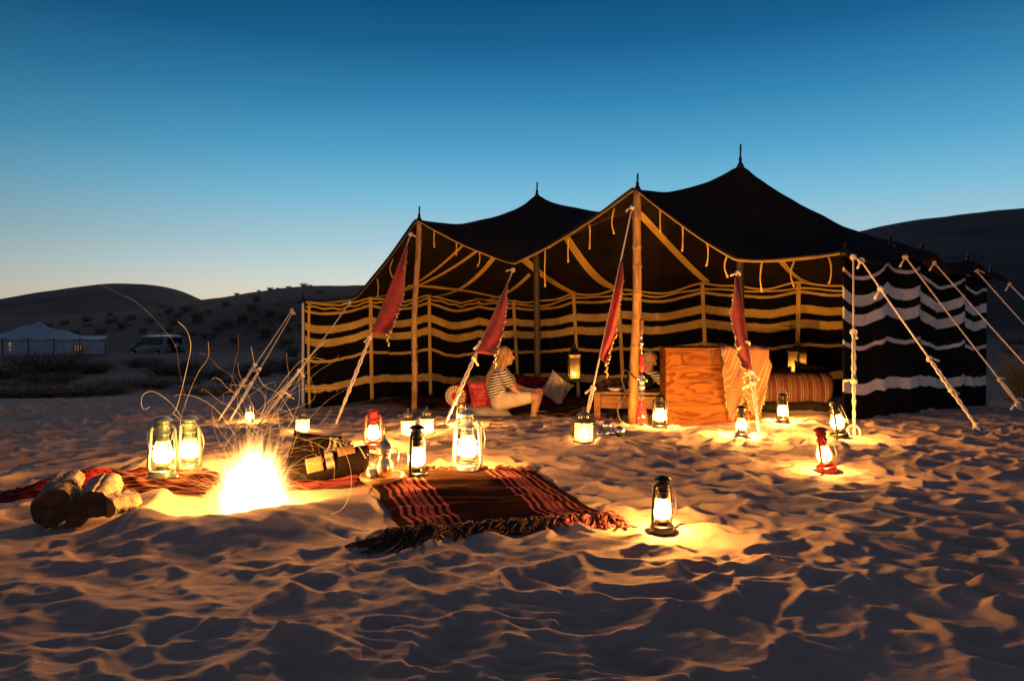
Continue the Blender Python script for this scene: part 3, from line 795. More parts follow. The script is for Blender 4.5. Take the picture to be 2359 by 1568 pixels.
# ================================================================== PENNANTS
def flag_mat():
    return M('red_cloth', (.27, .019, .025), .8, var=.25, scale=9, bmp=.3, bscale=220, bdist=.003, sheen=.3)
mat_flag = flag_mat()
mat_sequin = M('sequins', (.75, .50, .25), .25, .8, var=.5, scale=60, bmp=0)
def pennant(label, rope, vs, free):
    """vs: rows where it is sewn to the rope; free: pixel points of its loose edge from top to bottom"""
    a, b = rope; tv, bv = vs
    g = thing('pennant', label, 'flag', at_v(a, b, tv), group='red pennants on the guy ropes')
    n = 28
    def edge(f):
        x = f * (len(free) - 1); i = min(int(x), len(free) - 2); q = x - i
        return free[i][0] * (1 - q) + free[i + 1][0] * q, free[i][1] * (1 - q) + free[i + 1][1] * q
    def fn(s, f):
        p = at_v(a, b, tv + (bv - tv) * f); u, v = edge(f); q = P(u, v, p.y)
        w = p + (q - p) * s
        w.y += .06 * math.sin(s * 6 + f * 4) * s + .035 * math.sin(f * 13 + s * 3) * s - .03
        return w
    mb = MB(); mb.sheet(fn, 14, n); mb.build('cloth', mat_flag, g, world=True, thick=.004)
    mb = MB(); r_ = random.Random(len(label))
    for k in range(64):
        f = .12 + .88 * k / 63; p = fn(1.0, min(1, f)); c = p + Vector((r_.uniform(-.012, .012), r_.uniform(-.015, .005), r_.uniform(-.02, .02)))
        mb.ell(c, (.008, .004, .012), Matrix.Rotation(r_.uniform(-1, 1), 3, 'Y'), 6, 4)
    tl = fn(1.0, 1.0)
    for k in range(10):
        mb.ell(tl + Vector((r_.uniform(-.03, .01), -.01, -.015 * k)), (.009, .005, .014), None, 6, 4)
    mb.build('sequin_fringe', mat_sequin, g, world=True, kind='stuff')
pennant('dull red pennant on the rope of the slim bamboo pole, high before the striped wall', RA, (560, 766), [(940, 575), (936, 610), (930, 660), (926, 690), (918, 720), (908, 745), (898, 770)])
pennant('bright red pennant hanging over the head of the seated woman', RG1, (632, 812), [(1172, 640), (1168, 670), (1166, 705), (1163, 740), (1158, 770), (1150, 795), (1144, 816)])
pennant('narrow red pennant on the rope left of the thick bamboo pole', RB, (598, 824), [(1433, 608), (1434, 650), (1429, 700), (1424, 740), (1417, 775), (1408, 805), (1397, 838)])
pennant('red pennant with its fringe to the left, hanging in front of the checked scarf', RG2, (632, 848), [(1690, 640), (1687, 680), (1687, 720), (1691, 760), (1696, 800), (1703, 830), (1714, 856)])
# ================================================================== LANTERNS
def glow(parent, z, watts, r=.02):
    l = bpy.data.lights.new('flame_light', 'POINT'); l.energy = watts; l.color = FIRE_COL; l.shadow_soft_size = r
    o = bpy.data.objects.new('flame_light', l); SC.collection.objects.link(o); o.parent = parent; o.location = (0, 0, z)
    return o
def kerosene(label, u, d, h, metal, watts, rot=0.0, tilt=(0, 0), bail='side', lift=0.0, group='burning kerosene lanterns on the sand'):
    x = XD(u, d); z = gz(x, d) - .006 + lift
    g = thing('kerosene_lantern', label, 'lantern', (x, d, z), (tilt[0], tilt[1], rot), group); g.rotation_mode = 'ZYX'
    S = lambda prof: [(r * h, zz * h) for r, zz in prof]
    mb = MB(); mb.lathe(S([(.0, 0), (.225, 0), (.232, .012), (.222, .03), (.205, .04), (.205, .13), (.198, .145), (.15, .165), (.10, .172), (.085, .205)]), 28)
    mb.lathe(S([(.035, 0), (.035, .03), (.03, .032)]), 10, (.13 * h, -.06 * h, .15 * h))
    o = mb.build('fuel_tank', metal, g); autosmooth(o, 40)
    mb = MB(); mb.lathe(S([(.085, .20), (.12, .205), (.125, .225), (.10, .245), (.098, .262), (.07, .285), (.03, .30)]), 20); o = mb.build('burner', mat_brass if metal is not mat_black_metal else mat_black_metal, g); autosmooth(o, 40)
    mb = MB(); mb.lathe(S([(.098, .258), (.128, .29), (.147, .345), (.150, .39), (.138, .45), (.118, .52), (.098, .585), (.092, .61)]), 28, caps=False)
    mb.build('glass_globe', mat_globe, g)
    mb = MB(); mb.lathe(S([(.094, .60), (.098, .612), (.090, .625), (.090, .70), (.115, .705), (.118, .72), (.098, .745), (.096, .80), (.108, .81), (.108, .86), (.098, .865), (.085, .87), (.085, .91)]), 24, caps=False)
    o = mb.build('chimney', metal, g); autosmooth(o, 40)
    mb = MB(); mb.lathe(S([(.0, .985), (.03, .982), (.085, .965), (.145, .925), (.148, .915), (.085, .90)]), 24, caps=False)
    o = mb.build('chimney_cap', metal, g); autosmooth(o, 40)
    for k in range(10):
        pass
    mb = MB()
    for k in range(12):
        a = 2 * PI * k / 12; mb.ell((.0915 * h * math.cos(a), .0915 * h * math.sin(a), .665 * h), (.012 * h,) * 3, None, 6, 4)
    mb.build('vent_holes', mat_soot, g)
    for s in (-1, 1):
        pts = [(.185, .13), (.205, .15), (.213, .20), (.208, .32), (.196, .50), (.184, .66), (.178, .76), (.168, .80), (.145, .825), (.105, .83)]
        mb = MB(); mb.tube([(s * a * h, 0, b * h) for a, b in pts], [.027 * h] * 7 + [.026 * h] * 3, 10, flat=(0, 1, 0)); mb.build('side_tube', metal, g)
    mb = MB()
    for sgn in (-1, 1):
        for b in (-1, 1):
            mb.tube([(b * (-.19 + .38 * f) * h, sgn * (.155 * math.sin(PI * f) ** .5 if 0 < f < 1 else 0) * h, (.27 + .25 * f) * h) for f in [k / 12 for k in range(13)]], .0055 * h, 5)
    mb.tube([(.156 * h * math.cos(a), .156 * h * math.sin(a), (.395 + .006 * math.sin(2 * a)) * h) for a in [2 * PI * k / 28 for k in range(28)]], .0055 * h, 5, closed=True)
    mb.build('guard_wire', mat_steel if metal is not mat_redpaint else mat_redpaint, g)
    mb = MB()
    if bail == 'side':
        mb.tube([(.185 * h * math.cos(a), -.10 * h - .14 * h * math.sin(a) , (.80 - .45 * math.sin(a)) * h) for a in [PI * k / 20 for k in range(21)]], .007 * h, 6)
    elif bail == 'right':
        mb.tube([(.18 * h + .09 * h * math.sin(PI * f), 0, (.80 - .55 * f) * h) for f in [k / 14 for k in range(15)]] + [(.21 * h, 0, .25 * h)], .007 * h, 6)
    else:
        mb.tube([(.185 * h * math.cos(a), 0, (.80 + .34 * math.sin(a)) * h) for a in [PI * k / 20 for k in range(21)]], .007 * h, 6)
    mb.build('bail_handle', mat_steel, g)
    mb = MB(); mb.lathe(S([(.01, .292), (.05, .305), (.062, .33), (.052, .37), (.03, .42), (.012, .47), (.002, .50)]), 14); mb.build('flame', mat_flame, g)
    glow(g, .35 * h, watts, .045 * h)
    return g
mat_soot = M('soot', (.006, .005, .005), .9, bmp=0)
LAMP_W = 62.0
kerosene('large dark lantern left of the fire, the nearer of a touching pair', 375, 4.3, .40, mat_green, LAMP_W * .9, .15, lift=.03)
kerosene('large dark lantern left of the fire, half behind its nearer twin', 437, 4.6, .39, mat_green, LAMP_W * .9, -.2, bail='right')
kerosene('small distant lantern between the ropes behind the fire', 575, 8.3, .235, mat_steel, LAMP_W * .8, .3, bail='up')
kerosene('upright red lantern on the sand before the striped left wall', 860, 5.5, .33, mat_redpaint, LAMP_W * 1.8, .1)
kerosene('black lantern behind the brass coffee pot, seen nearly edge on', 960, 4.3, .355, mat_black_metal, LAMP_W * 1.1, 1.15, bail='right')
kerosene('largest lantern, pale grey green, standing at the far edge of the striped rug', 1077, 4.5, .43, mat_galv, LAMP_W * 1.3, -.12, bail='right')
kerosene('small bright lantern peeping out behind the largest pale lantern', 1063, 6.9, .25, mat_brass, LAMP_W * 2.2, .4, bail='up')
kerosene('black and chrome lantern standing against the wooden cabinet', 1520, 7.0, .375, mat_black_metal, LAMP_W * 2.6, .1)
kerosene('small black lantern on the sand below the draped checked scarf', 1708, 6.0, .29, mat_black_metal, LAMP_W * 2.4, .9)
kerosene('black lantern in front of the long striped bolster, wire handle raised', 1803, 6.9, .305, mat_black_metal, LAMP_W * 2.8, .2, bail='up')
kerosene('tilted black lantern beside the right front corner of the tent', 1935, 5.9, .365, mat_black_metal, LAMP_W * 1.7, 1.0, tilt=(0, -.16))
kerosene('tilted red lantern standing alone on the open sand at right', 1905, 4.7, .325, mat_redpaint, LAMP_W * 1.1, .85, tilt=(0.05, -.18))
kerosene('black lantern nearest the camera at the fringed corner of the rug', 1525, 3.38, .292, mat_black_metal, LAMP_W * 1.35, .55)

def house_lantern(label, u, d, h, watts, rot=0):
    x = XD(u, d); z = gz(x, d) - .004
    g = thing('house_lantern', label, 'lantern', (x, d, z), (0, 0, rot), 'round house shaped candle lanterns')
    S = lambda prof: [(r * h, zz * h) for r, zz in prof]
    mb = MB(); mb.lathe(S([(0, .02), (.27, .02), (.285, .03), (.285, .05), (.26, .06), (.0, .062)]), 24)
    for k in range(4):
        a = PI / 4 + k * PI / 2; mb.ell((.25 * h * math.cos(a), .25 * h * math.sin(a), .012 * h), (.025 * h, .025 * h, .02 * h), None, 8, 5)
    o = mb.build('base', mat_pewter, g); autosmooth(o)
    mb = MB(); mb.lathe(S([(.248, .062), (.248, .555)]), 24, caps=False); mb.build('glass_body', mat_pane, g)
    for k in range(8):
        a = 2 * PI * (k + .5) / 8; p = Vector((.256 * h * math.cos(a), .256 * h * math.sin(a), .31 * h))
        mb = MB(); mb.box(p, (.009 * h, .009 * h, .25 * h), Matrix.Rotation(a, 3, 'Z')); mb.build('glazing_bar', mat_pewter, g, smooth=False)
    for zz in (.225, .39):
        mb = MB(); mb.lathe(S([(.250, zz - .008), (.262, zz - .008), (.262, zz + .008), (.250, zz + .008)]), 24, caps=False); mb.build('glazing_ring', mat_pewter, g)
    mb = MB(); mb.lathe(S([(.262, .545), (.275, .55), (.275, .57), (.345, .575), (.35, .585), (.28, .625), (.19, .665), (.15, .675)]), 28); o = mb.build('roof', mat_pewter, g); autosmooth(o, 50)
    mb = MB()
    for k in range(8):
        a = 2 * PI * k / 8; mb.box((.13 * h * math.cos(a), .13 * h * math.sin(a), .715 * h), (.015 * h, .028 * h, .042 * h), Matrix.Rotation(a, 3, 'Z'))
    mb.lathe(S([(.09, .67), (.09, .75)]), 14); mb.build('cupola', mat_pewter, g, smooth=False)
    mb = MB(); mb.lathe(S([(.14, .75), (.205, .757), (.20, .77), (.14, .815), (.075, .855), (.045, .87), (.02, .93), (.004, .95)]), 24)
    mb.tube([(.035 * h * math.cos(a), .0, (.955 + .035 * math.sin(a)) * h) for a in [2 * PI * k / 14 for k in range(14)]], .006 * h, 5, closed=True)
    o = mb.build('cupola_roof', mat_pewter, g); autosmooth(o, 50)
    mb = MB(); mb.lathe(S([(.0, .062), (.10, .062), (.10, .17), (.085, .172), (.02, .165)]), 16); mb.build('candle', mat_wax, g)
    mb = MB(); mb.lathe(S([(.008, .17), (.03, .19), (.032, .215), (.016, .27), (.002, .31)]), 10); mb.build('flame', mat_flame_soft, g)
    glow(g, .25 * h, watts, .012); return g
mat_pewter = M('pewter', (.20, .19, .17), .4, .75, var=.2, scale=40, bmp=.05)
mat_wax = M('wax', (.75, .62, .42), .5, var=.05, bmp=0)
house_lantern('house shaped candle lantern alone at the foot of the left tent corner', 697, 6.8, .25, 16)
house_lantern('left one of two house shaped candle lanterns at the slim bamboo pole', 940, 6.3, .25, 16, .3)
house_lantern('right one of two house shaped candle lanterns at the slim bamboo pole', 983, 6.38, .262, 16, .1)
house_lantern('house shaped candle lantern by the silver metal balls', 1345, 5.4, .28, 14, .2)

def box_lantern(label, u, v0, v1, d, w, rot, watts):
    zt = P(u, v0, d).z; zb = P(u, v1, d).z; h = zt - zb; x = XD(u, d)
    g = thing('square_lantern', label, 'lantern', (x, d, zb), (0, 0, rot), 'square candle lanterns hung at the back wall')
    hw = w / 2; fh = h * .62
    mb = MB(); mb.box((0, 0, .012), (hw, hw, .012)); mb.box((0, 0, .03), (hw * .9, hw * .9, .008)); mb.build('base', mat_black_metal, g, smooth=False)
    for sx in (-1, 1):
        for sy in (-1, 1):
            mb = MB(); mb.box((sx * hw * .92, sy * hw * .92, fh / 2 + .03), (.008, .008, fh / 2)); mb.build('corner_post', mat_black_metal, g, smooth=False)
    for k in range(4):
        R_ = Matrix.Rotation(k * PI / 2, 3, 'Z')
        mb = MB(); mb.box(R_ @ Vector((0, -hw * .9, fh / 2 + .02)), (hw * .85, .0015, fh / 2 - .01), R_); mb.build('pane', mat_pane2, g, smooth=False)
        mb = MB()
        for j in range(14): mb.box(R_ @ Vector((hw * .88 * (j / 6.5 - 1), -hw * .97, fh + .012)), (.0035, .003, .014), R_)
        mb.box(R_ @ Vector((0, -hw * .95, fh + .03)), (hw * .96, .005, .007), R_); mb.build('pierced_rail', mat_brass, g, smooth=False)
    mb = MB(); z0 = fh + .038
    vs = [(sx * hw * 1.15, sy * hw * 1.15, z0) for sx, sy in ((-1, -1), (1, -1), (1, 1), (-1, 1))] + [(sx * hw * .3, sy * hw * .3, z0 + h * .2) for sx, sy in ((-1, -1), (1, -1), (1, 1), (-1, 1))]
    mb.add(vs, [(3, 2, 1, 0), (4, 5, 6, 7), (0, 1, 5, 4), (1, 2, 6, 5), (2, 3, 7, 6), (3, 0, 4, 7)])
    mb.lathe([(hw * .3, 0), (hw * .32, .02), (hw * .2, .03), (.01, .05)], 12, (0, 0, z0 + h * .2)); mb.build('roof', mat_black_metal, g, smooth=False)
    mb = MB(); zc = z0 + h * .2 + .07
    mb.tube([(.03 * math.cos(a), 0, zc + .03 * math.sin(a)) for a in [2 * PI * k / 14 for k in range(14)]], .004, 5, closed=True)
    mb.tube([(0, 0, zc + .03), (0, .0, zc + .10), (.02, .06, zc + .16), (.02, .24, zc + .17)], .004, 5); mb.build('hanging_hook', mat_black_metal, g)
    mb = MB(); mb.lathe([(0, .03), (.022, .03), (.022, .065), (.004, .068)], 12); mb.build('candle', mat_wax, g)
    mb = MB(); mb.lathe([(.003, .07), (.010, .08), (.008, .10), (.001, .12)], 8); mb.build('flame', mat_flame_soft, g)
    glow(g, .09, watts, .01)
mat_pane2 = globe_mat('square_lamp_pane', .22, (.8, .62, .25))
box_lantern('square brass candle lantern hanging in the dark left of the thick bamboo pole', 1323, 790, 876, 9.9, .17, 0, 3)
box_lantern('square candle lantern seen by its corner above the long striped bolster', 1837, 788, 862, 8.6, .17, .5, 2.5)

# ================================================================== FIRE
fire = thing('campfire', 'blazing white hot campfire in a hollow ringed by sand', 'campfire', (FX, FY, FZB))
def flame_volume():
    m = bpy.data.materials.new('fire_volume'); m.use_nodes = True; t = m.node_tree; t.nodes.clear()
    o = nd(t, 'ShaderNodeOutputMaterial'); e = nd(t, 'ShaderNodeEmission'); t.links.new(e.outputs[0], o.inputs['Volume'])
    c = nd(t, 'ShaderNodeTexCoord')
    sb = nd(t, 'ShaderNodeVectorMath', operation='SUBTRACT'); sb.inputs[1].default_value = (0, 0, .17); t.links.new(c.outputs['Object'], sb.inputs[0])
    sc = nd(t, 'ShaderNodeVectorMath', operation='MULTIPLY'); sc.inputs[1].default_value = (1.34, 1.34, .80); t.links.new(sb.outputs[0], sc.inputs[0])
    ln = nd(t, 'ShaderNodeVectorMath', operation='LENGTH'); t.links.new(sc.outputs[0], ln.inputs[0])
    # tongues fan out from a point low in the bowl: noise on the direction only
    s2 = nd(t, 'ShaderNodeVectorMath', operation='SUBTRACT'); s2.inputs[1].default_value = (0, 0, .02); t.links.new(c.outputs['Object'], s2.inputs[0])
    nm = nd(t, 'ShaderNodeVectorMath', operation='NORMALIZE'); t.links.new(s2.outputs[0], nm.inputs[0])
    n1 = nd(t, 'ShaderNodeTexNoise'); n1.inputs['Scale'].default_value = 16; n1.inputs['Detail'].default_value = 3; t.links.new(nm.outputs[0], n1.inputs['Vector'])
    n2 = nd(t, 'ShaderNodeTexNoise'); n2.inputs['Scale'].default_value = 4; n2.inputs['Detail'].default_value = 1; t.links.new(nm.outputs[0], n2.inputs['Vector'])
    a1 = nd(t, 'ShaderNodeMath', operation='MULTIPLY_ADD'); a1.inputs[1].default_value = .58; a1.inputs[2].default_value = -.03; t.links.new(n1.outputs['Fac'], a1.inputs[0])
    a2 = nd(t, 'ShaderNodeMath', operation='MULTIPLY_ADD'); a2.inputs[1].default_value = .12; t.links.new(n2.outputs['Fac'], a2.inputs[0]); t.links.new(a1.outputs[0], a2.inputs[2])
    q = nd(t, 'ShaderNodeMath', operation='DIVIDE'); t.links.new(ln.outputs['Value'], q.inputs[0]); t.links.new(a2.outputs[0], q.inputs[1])
    r = nd(t, 'ShaderNodeMapRange'); r.interpolation_type = 'SMOOTHSTEP'
    r.inputs['From Min'].default_value = 1.0; r.inputs['From Max'].default_value = .45; r.inputs['To Min'].default_value = 0; r.inputs['To Max'].default_value = 1
    t.links.new(q.outputs[0], r.inputs['Value'])
    pw = nd(t, 'ShaderNodeMath', operation='POWER'); pw.inputs[1].default_value = 2.6; t.links.new(r.outputs[0], pw.inputs[0])
    ml = nd(t, 'ShaderNodeMath', operation='MULTIPLY'); ml.inputs[1].default_value = 85; t.links.new(pw.outputs[0], ml.inputs[0])
    cr = rampn(t, r.outputs[0], [(0, (1, .36, .06)), (.5, (1, .45, .10)), (.85, (1, .60, .22))]); t.links.new(cr.outputs[0], e.inputs[0]); t.links.new(ml.outputs[0], e.inputs[1])
    m.cycles.volume_sampling = 'DISTANCE'; return m
mb = MB(); mb.lathe([(.04, .0), (.24, .03), (.34, .15), (.38, .34), (.36, .54), (.26, .70), (.05, .76)], 24)
fo = mb.build('flames', flame_volume(), fire); fo['kind'] = 'stuff'
fl = bpy.data.lights.new('fire_light', 'POINT'); fl.energy = 130; fl.color = FIRE_COL; fl.shadow_soft_size = .10
flo = bpy.data.objects.new('fire_light', fl); SC.collection.objects.link(flo); flo.parent = fire; flo.location = (0, 0, .16)
fl2 = bpy.data.lights.new('fire_light', 'POINT'); fl2.energy = 90; fl2.color = FIRE_COL; fl2.shadow_soft_size = .09      # the upper half of the flames
flo2 = bpy.data.objects.new('fire_light', fl2); SC.collection.objects.link(flo2); flo2.parent = fire; flo2.location = (0, 0, .44)
mat_char = M('charred_wood', (.022, .016, .012), .9, var=.5, scale=20, bmp=.8, bscale=60, bdist=.01)
mat_bark = M('bark', (.22, .145, .09), .9, var=.5, scale=14, bmp=1.0, bscale=50, bdist=.014)
for k, (a, l, tl) in enumerate(((.3, .36, .5), (1.5, .34, .6), (2.5, .38, .45), (3.7, .36, .55), (4.8, .30, .6), (5.6, .34, .5))):
    mb = MB(); b = Vector((.22 * math.cos(a), .22 * math.sin(a), .02)); e = Vector((-.03 * math.cos(a), -.03 * math.sin(a), .02 + l * tl))
    mb.tube([b + (e - b) * f + Vector((.01 * math.sin(9 * f + k), .01 * math.cos(7 * f), 0)) for f in [i / 8 for i in range(9)]], [.035 + .006 * math.sin(i * 2 + k) for i in range(9)], 9); mb.build('burning_log', mat_char, fire)

mat_spark = emis('spark_glow', (1, .40, .075), 1.15)
mat_spark_dim = emis('spark_glow_dim', (1, .38, .08), .4)
def smooth_path(pts, n=8):
    pts = [Vector(p) for p in pts]; out_ = []
    for i in range(len(pts) - 1):
        p0 = pts[max(i - 1, 0)]; p1 = pts[i]; p2 = pts[i + 1]; p3 = pts[min(i + 2, len(pts) - 1)]
        for k in range(n):
            t = k / n
            out_.append(.5 * ((2 * p1) + (p2 - p0) * t + (2 * p0 - 5 * p1 + 4 * p2 - p3) * t * t + (3 * p1 - 3 * p2 + p0 * 1.0 - p0 * 2.0 + p3) * t ** 3) if False else
                        p1 + (p2 - p1) * t + ((p2 - p0) * .5 - (p2 - p1)) * (t - 2 * t * t + t ** 3) + ((p3 - p1) * .5 - (p2 - p1)) * (t ** 3 - t * t))
    return out_ + [pts[-1]]
def spark(label, pix, d0, d1, r, mat=None):
    n = len(pix); pts = [P(u, v, d0 + (d1 - d0) * i / (n - 1)) for i, (u, v) in enumerate(pix)]
    path = smooth_path(pts, 6); m = len(path); r *= .34
    mb = MB(); mb.tube(path, [r * (.55 + .45 * math.sin(PI * (i + 2) / (m + 3)) + .25 * math.sin(i * .7)) for i in range(m)], 5)
    o = mb.build('flying_spark', mat or mat_spark); tag(o, label, 'spark', 'glowing spark threads above the fire')
def c6(l): return [(x * .3674, 691.2 + y * .3675) for x, y in l]
def c7(l): return [(633.6 + x * .3663, 921.6 + y * .3663) for x, y in l]
spark('bright spark thread rising tall and wavy over the twin lanterns', c6([(1115, 135), (1170, 190), (1196, 290), (1172, 420), (1140, 560), (1105, 680), (1086, 708), (1130, 750), (1125, 800)]), 3.9, 3.8, .0024)
spark('highest spark thread, crossing the dark dune and ending before the sky', c6([(630, -95), (740, -45), (835, 0), (900, 50), (980, 130), (1050, 210), (1092, 270), (1112, 330), (1120, 420), (1140, 510), (1160, 620), (1168, 690)]), 4.1, 3.9, .0011, mat_spark_dim)
spark('hook shaped spark thread curling down at the far left', c6([(940, 667), (905, 685), (885, 645), (900, 590), (960, 572), (1040, 618), (1100, 678), (1140, 740)]), 3.7, 3.8, .0020)
spark('spark thread leaning right beside the tall wavy one', c6([(1305, 260), (1305, 360), (1245, 450), (1195, 560), (1145, 700), (1128, 780)]), 3.9, 3.8, .0013)
spark('thin spark thread bending over toward the guy ropes', c6([(1250, 330), (1310, 355), (1370, 420), (1450, 470), (1540, 545)]), 4.0, 3.9, .0010, mat_spark_dim)
spark('thin upright spark thread in the middle of the dark ground', c6([(1490, 215), (1495, 310), (1470, 400), (1455, 500), (1440, 560)]), 4.0, 3.9, .0010, mat_spark_dim)
spark('spark thread that arches down to the small house lantern', c6([(1575, 290), (1600, 420), (1650, 530), (1740, 580), (1785, 640), (1830, 720), (1833, 760), (1800, 800)]), 3.95, 3.9, .0015)
spark('spark thread with a small hook end between the two left ropes', c6([(1330, 498), (1345, 485), (1380, 500), (1430, 555), (1490, 600)]), 3.9, 3.85, .0014)
spark('long spark thread climbing right toward the striped wall', c6([(2035, 262), (1930, 372), (1860, 470), (1760, 560), (1690, 650), (1640, 760)]), 3.95, 3.85, .0013)
spark('spark thread arching flat over the ropes toward the tent', c6([(2038, 375), (1960, 360), (1890, 380), (1820, 450), (1730, 570), (1650, 690), (1600, 800)]), 3.9, 3.85, .0013)
spark('spark thread sagging down onto the flames from the left', c6([(1090, 600), (1150, 590), (1260, 620), (1360, 690), (1420, 770), (1480, 850)]), 3.8, 3.85, .0014)
spark('big looping spark thread falling to the sand right of the fire', c7([(180, 255), (300, 235), (390, 262), (440, 330), (472, 420), (480, 530), (455, 630), (405, 695), (300, 730), (262, 775), (250, 835), (270, 890), (292, 924)]), 3.75, 3.3, .0017)
spark('curl of spark thread over the black cushion', c7([(60, 215), (200, 250), (290, 290), (345, 345), (372, 420), (370, 500)]), 3.75, 3.7, .0016)
spark('kinked spark thread in front of the pale cushion patch', c7([(100, 420), (200, 350), (262, 345), (235, 400), (290, 395), (330, 300)]), 3.7, 3.72, .0014)
# the tangle of small sparks nobody could count
mb = MB(); rs = random.Random(3)
for k in range(210):
    a = rs.uniform(-.35, PI + .35) if k % 3 else rs.uniform(-.5, .7)
    sp = rs.uniform(.18, .46); ph = rs.uniform(0, 6); y0 = rs.uniform(-.16, .16)
    th_ = 1.0
    if k % 4 == 0: sp *= rs.uniform(1.3, 2.3); a = rs.uniform(.75, 2.75); th_ = .75
    vx, vz = math.cos(a) * sp, math.sin(a) * sp * 1.0 + .05
    curl = rs.uniform(-.09, .09); path = []
    n = 22; L = rs.uniform(.5, 1.0)
    for i in range(n + 1):
        t = L * i / n
        px_ = .10 * math.cos(a) + vx * t + curl * math.sin(6.5 * t + ph) - curl * math.sin(ph)
        pz = .16 + .12 * math.sin(max(a, 0)) + vz * t - .30 * t * t + .5 * curl * math.cos(7.5 * t + ph)
        q = Vector((FX + px_, FY + y0 * (.3 + t) - .08 * t, FZB + max(pz, .05)))
        q.z = max(q.z, gz(q.x, q.y) + .01); path.append(q)
    mb.tube(path, [.0006 * th_ * q_ for q_ in np.linspace(rs.uniform(.9, 1.4), .25, n + 1)], 4)
for k in range(18):                                        # curling threads that climb above the flames
    a_ = P(585 + rs.gauss(0, 45), rs.uniform(985, 1050), 3.85); b_ = P(rs.uniform(390, 790), rs.uniform(810, 985), 3.85 + rs.uniform(-.1, .2))
    m1 = a_.lerp(b_, .35) + Vector((rs.uniform(-.12, .12), 0, rs.uniform(-.02, .12))); m2 = a_.lerp(b_, .7) + Vector((rs.uniform(-.12, .12), 0, rs.uniform(-.05, .1)))
    pts = [a_, m1, m2, b_]
    if k % 3 == 0: pts.append(b_ + Vector((rs.uniform(-.07, .07), 0, -rs.uniform(.02, .08))))
    path = smooth_path(pts, 7); n_ = len(path)
    mb.tube([q + Vector((.004 * math.sin(i * 1.1 + k), 0, .004 * math.cos(i * .8 + k))) for i, q in enumerate(path)], [.00042 * rs.uniform(.8, 1.3) * (1 - .7 * i / n_) for i in range(n_)], 4)
o = mb.build('spark_tangle', mat_spark); tag(o, 'tangle of thin orange spark threads bursting out of the fire', 'sparks', kind='stuff')
# ================================================================== RUGS
def uv_ramp_mat(name, axis, stops, bumps=True, weave=240, extra=None, interp='CONSTANT', rough=.95):
    m, t, b = base_mat(name)
    uv = nd(t, 'ShaderNodeUVMap'); sp = nd(t, 'ShaderNodeSeparateXYZ'); t.links.new(uv.outputs[0], sp.inputs[0])
    n = tex_noise(t, 25, 3); ad = nd(t, 'ShaderNodeMath', operation='MULTIPLY_ADD'); ad.inputs[1].default_value = .012; ad.inputs[2].default_value = -.006
    t.links.new(n.outputs['Fac'], ad.inputs[0]); su = nd(t, 'ShaderNodeMath', operation='ADD'); t.links.new(sp.outputs[axis], su.inputs[0]); t.links.new(ad.outputs[0], su.inputs[1])
    r = rampn(t, su.outputs[0], stops, interp)
    n2 = tex_noise(t, 8, 5); r2 = rampn(t, n2.outputs['Fac'], [(.3, (.6, .6, .6)), (.7, (1.1, 1.1, 1.1))])
    mx = nd(t, 'ShaderNodeMix', data_type='RGBA', blend_type='MULTIPLY'); mx.inputs[0].default_value = 1
    t.links.new(r.outputs[0], mx.inputs[6]); t.links.new(r2.outputs[0], mx.inputs[7])
    t.links.new(mx.outputs[2], b.inputs['Base Color']); b.inputs['Roughness'].default_value = rough; b.inputs['Specular IOR Level'].default_value = 0
    n3 = tex_noise(t, weave, 2); bump(t, b, n3.outputs['Fac'], .6, .006); return m
BR, PK, DP = (.022, .0105, .008), (.24, .066, .062), (.10, .03, .028)
def stripes(spec, base=BR):
    st = [(0, base)]
    for a, b, c in spec: st += [(a, c), (b, base)]
    return st
rug_spec = [(.045, .062, PK), (.085, .102, PK), (.125, .215, PK), (.15, .158, DP), (.18, .188, DP), (.24, .257, PK), (.28, .295, PK),
            (.70, .715, PK), (.74, .757, PK), (.78, .87, PK), (.81, .818, DP), (.84, .848, DP), (.895, .912, PK), (.935, .95, PK)]
rug_spec = [(.045, .062, PK), (.085, .102, PK), (.125, .150, PK), (.158, .18, PK), (.188, .215, PK), (.24, .257, PK), (.28, .295, PK),
            (.70, .715, PK), (.74, .757, PK), (.78, .81, PK), (.818, .84, PK), (.848, .87, PK), (.895, .912, PK), (.935, .95, PK)]
mat_rug = uv_ramp_mat('striped_wool', 'X', stripes(rug_spec))
def quad_pt(q, a, b):
    A, B, C, D = [Vector((*p, 0)) for p in q]
    return (A * (1 - a) + B * a) * (1 - b) + (D * (1 - a) + C * a) * b
def press_z(x, y, off=.014): return base_z(x, y) + off
def rug(name, label, q, mat, folds, nu=70, nv=60, cat='rug', seed=0, lift=.012):
    c = quad_pt(q, .5, .5); g = thing(name, label, cat, (c.x, c.y, press_z(c.x, c.y)))
    def fn(a, b):
        p = quad_pt(q, a, b); e = min(a, 1 - a, b, 1 - b)
        p.x += .008 * math.sin(b * 23 + seed); p.y += .008 * math.sin(a * 19 + seed)
        z = max(press_z(p.x, p.y, lift), gz(p.x, p.y) + .004)
        for (fa, fb, fc, amp) in folds: z += amp * (.5 + .5 * math.sin(fa * a + fb * b + fc)) ** 3 * min(1, e * 8 + .25)
        return (p.x, p.y, z)
    mb = MB(); mb.sheet(fn, nu, nv); mb.build('woven_cloth', mat, g, world=True, thick=.008)
    return g, fn
rug_o, rug_fn = rug('striped_rug', 'brown rug with pink stripe bands and a tasselled edge lying in the foreground sand', RUG, mat_rug,
                    [(1.5, 26, .3, .013), (4, 41, 2, .008), (-7, 17, 1, .012), (14, 9, 0, .006)])
mat_fr_dark = M('dark_yarn', (.06, .032, .022), .95, var=.5, scale=30, bmp=.4)
mat_fr_pink = M('pink_yarn', (.26, .075, .07), .95, var=.3, scale=30, bmp=.4)
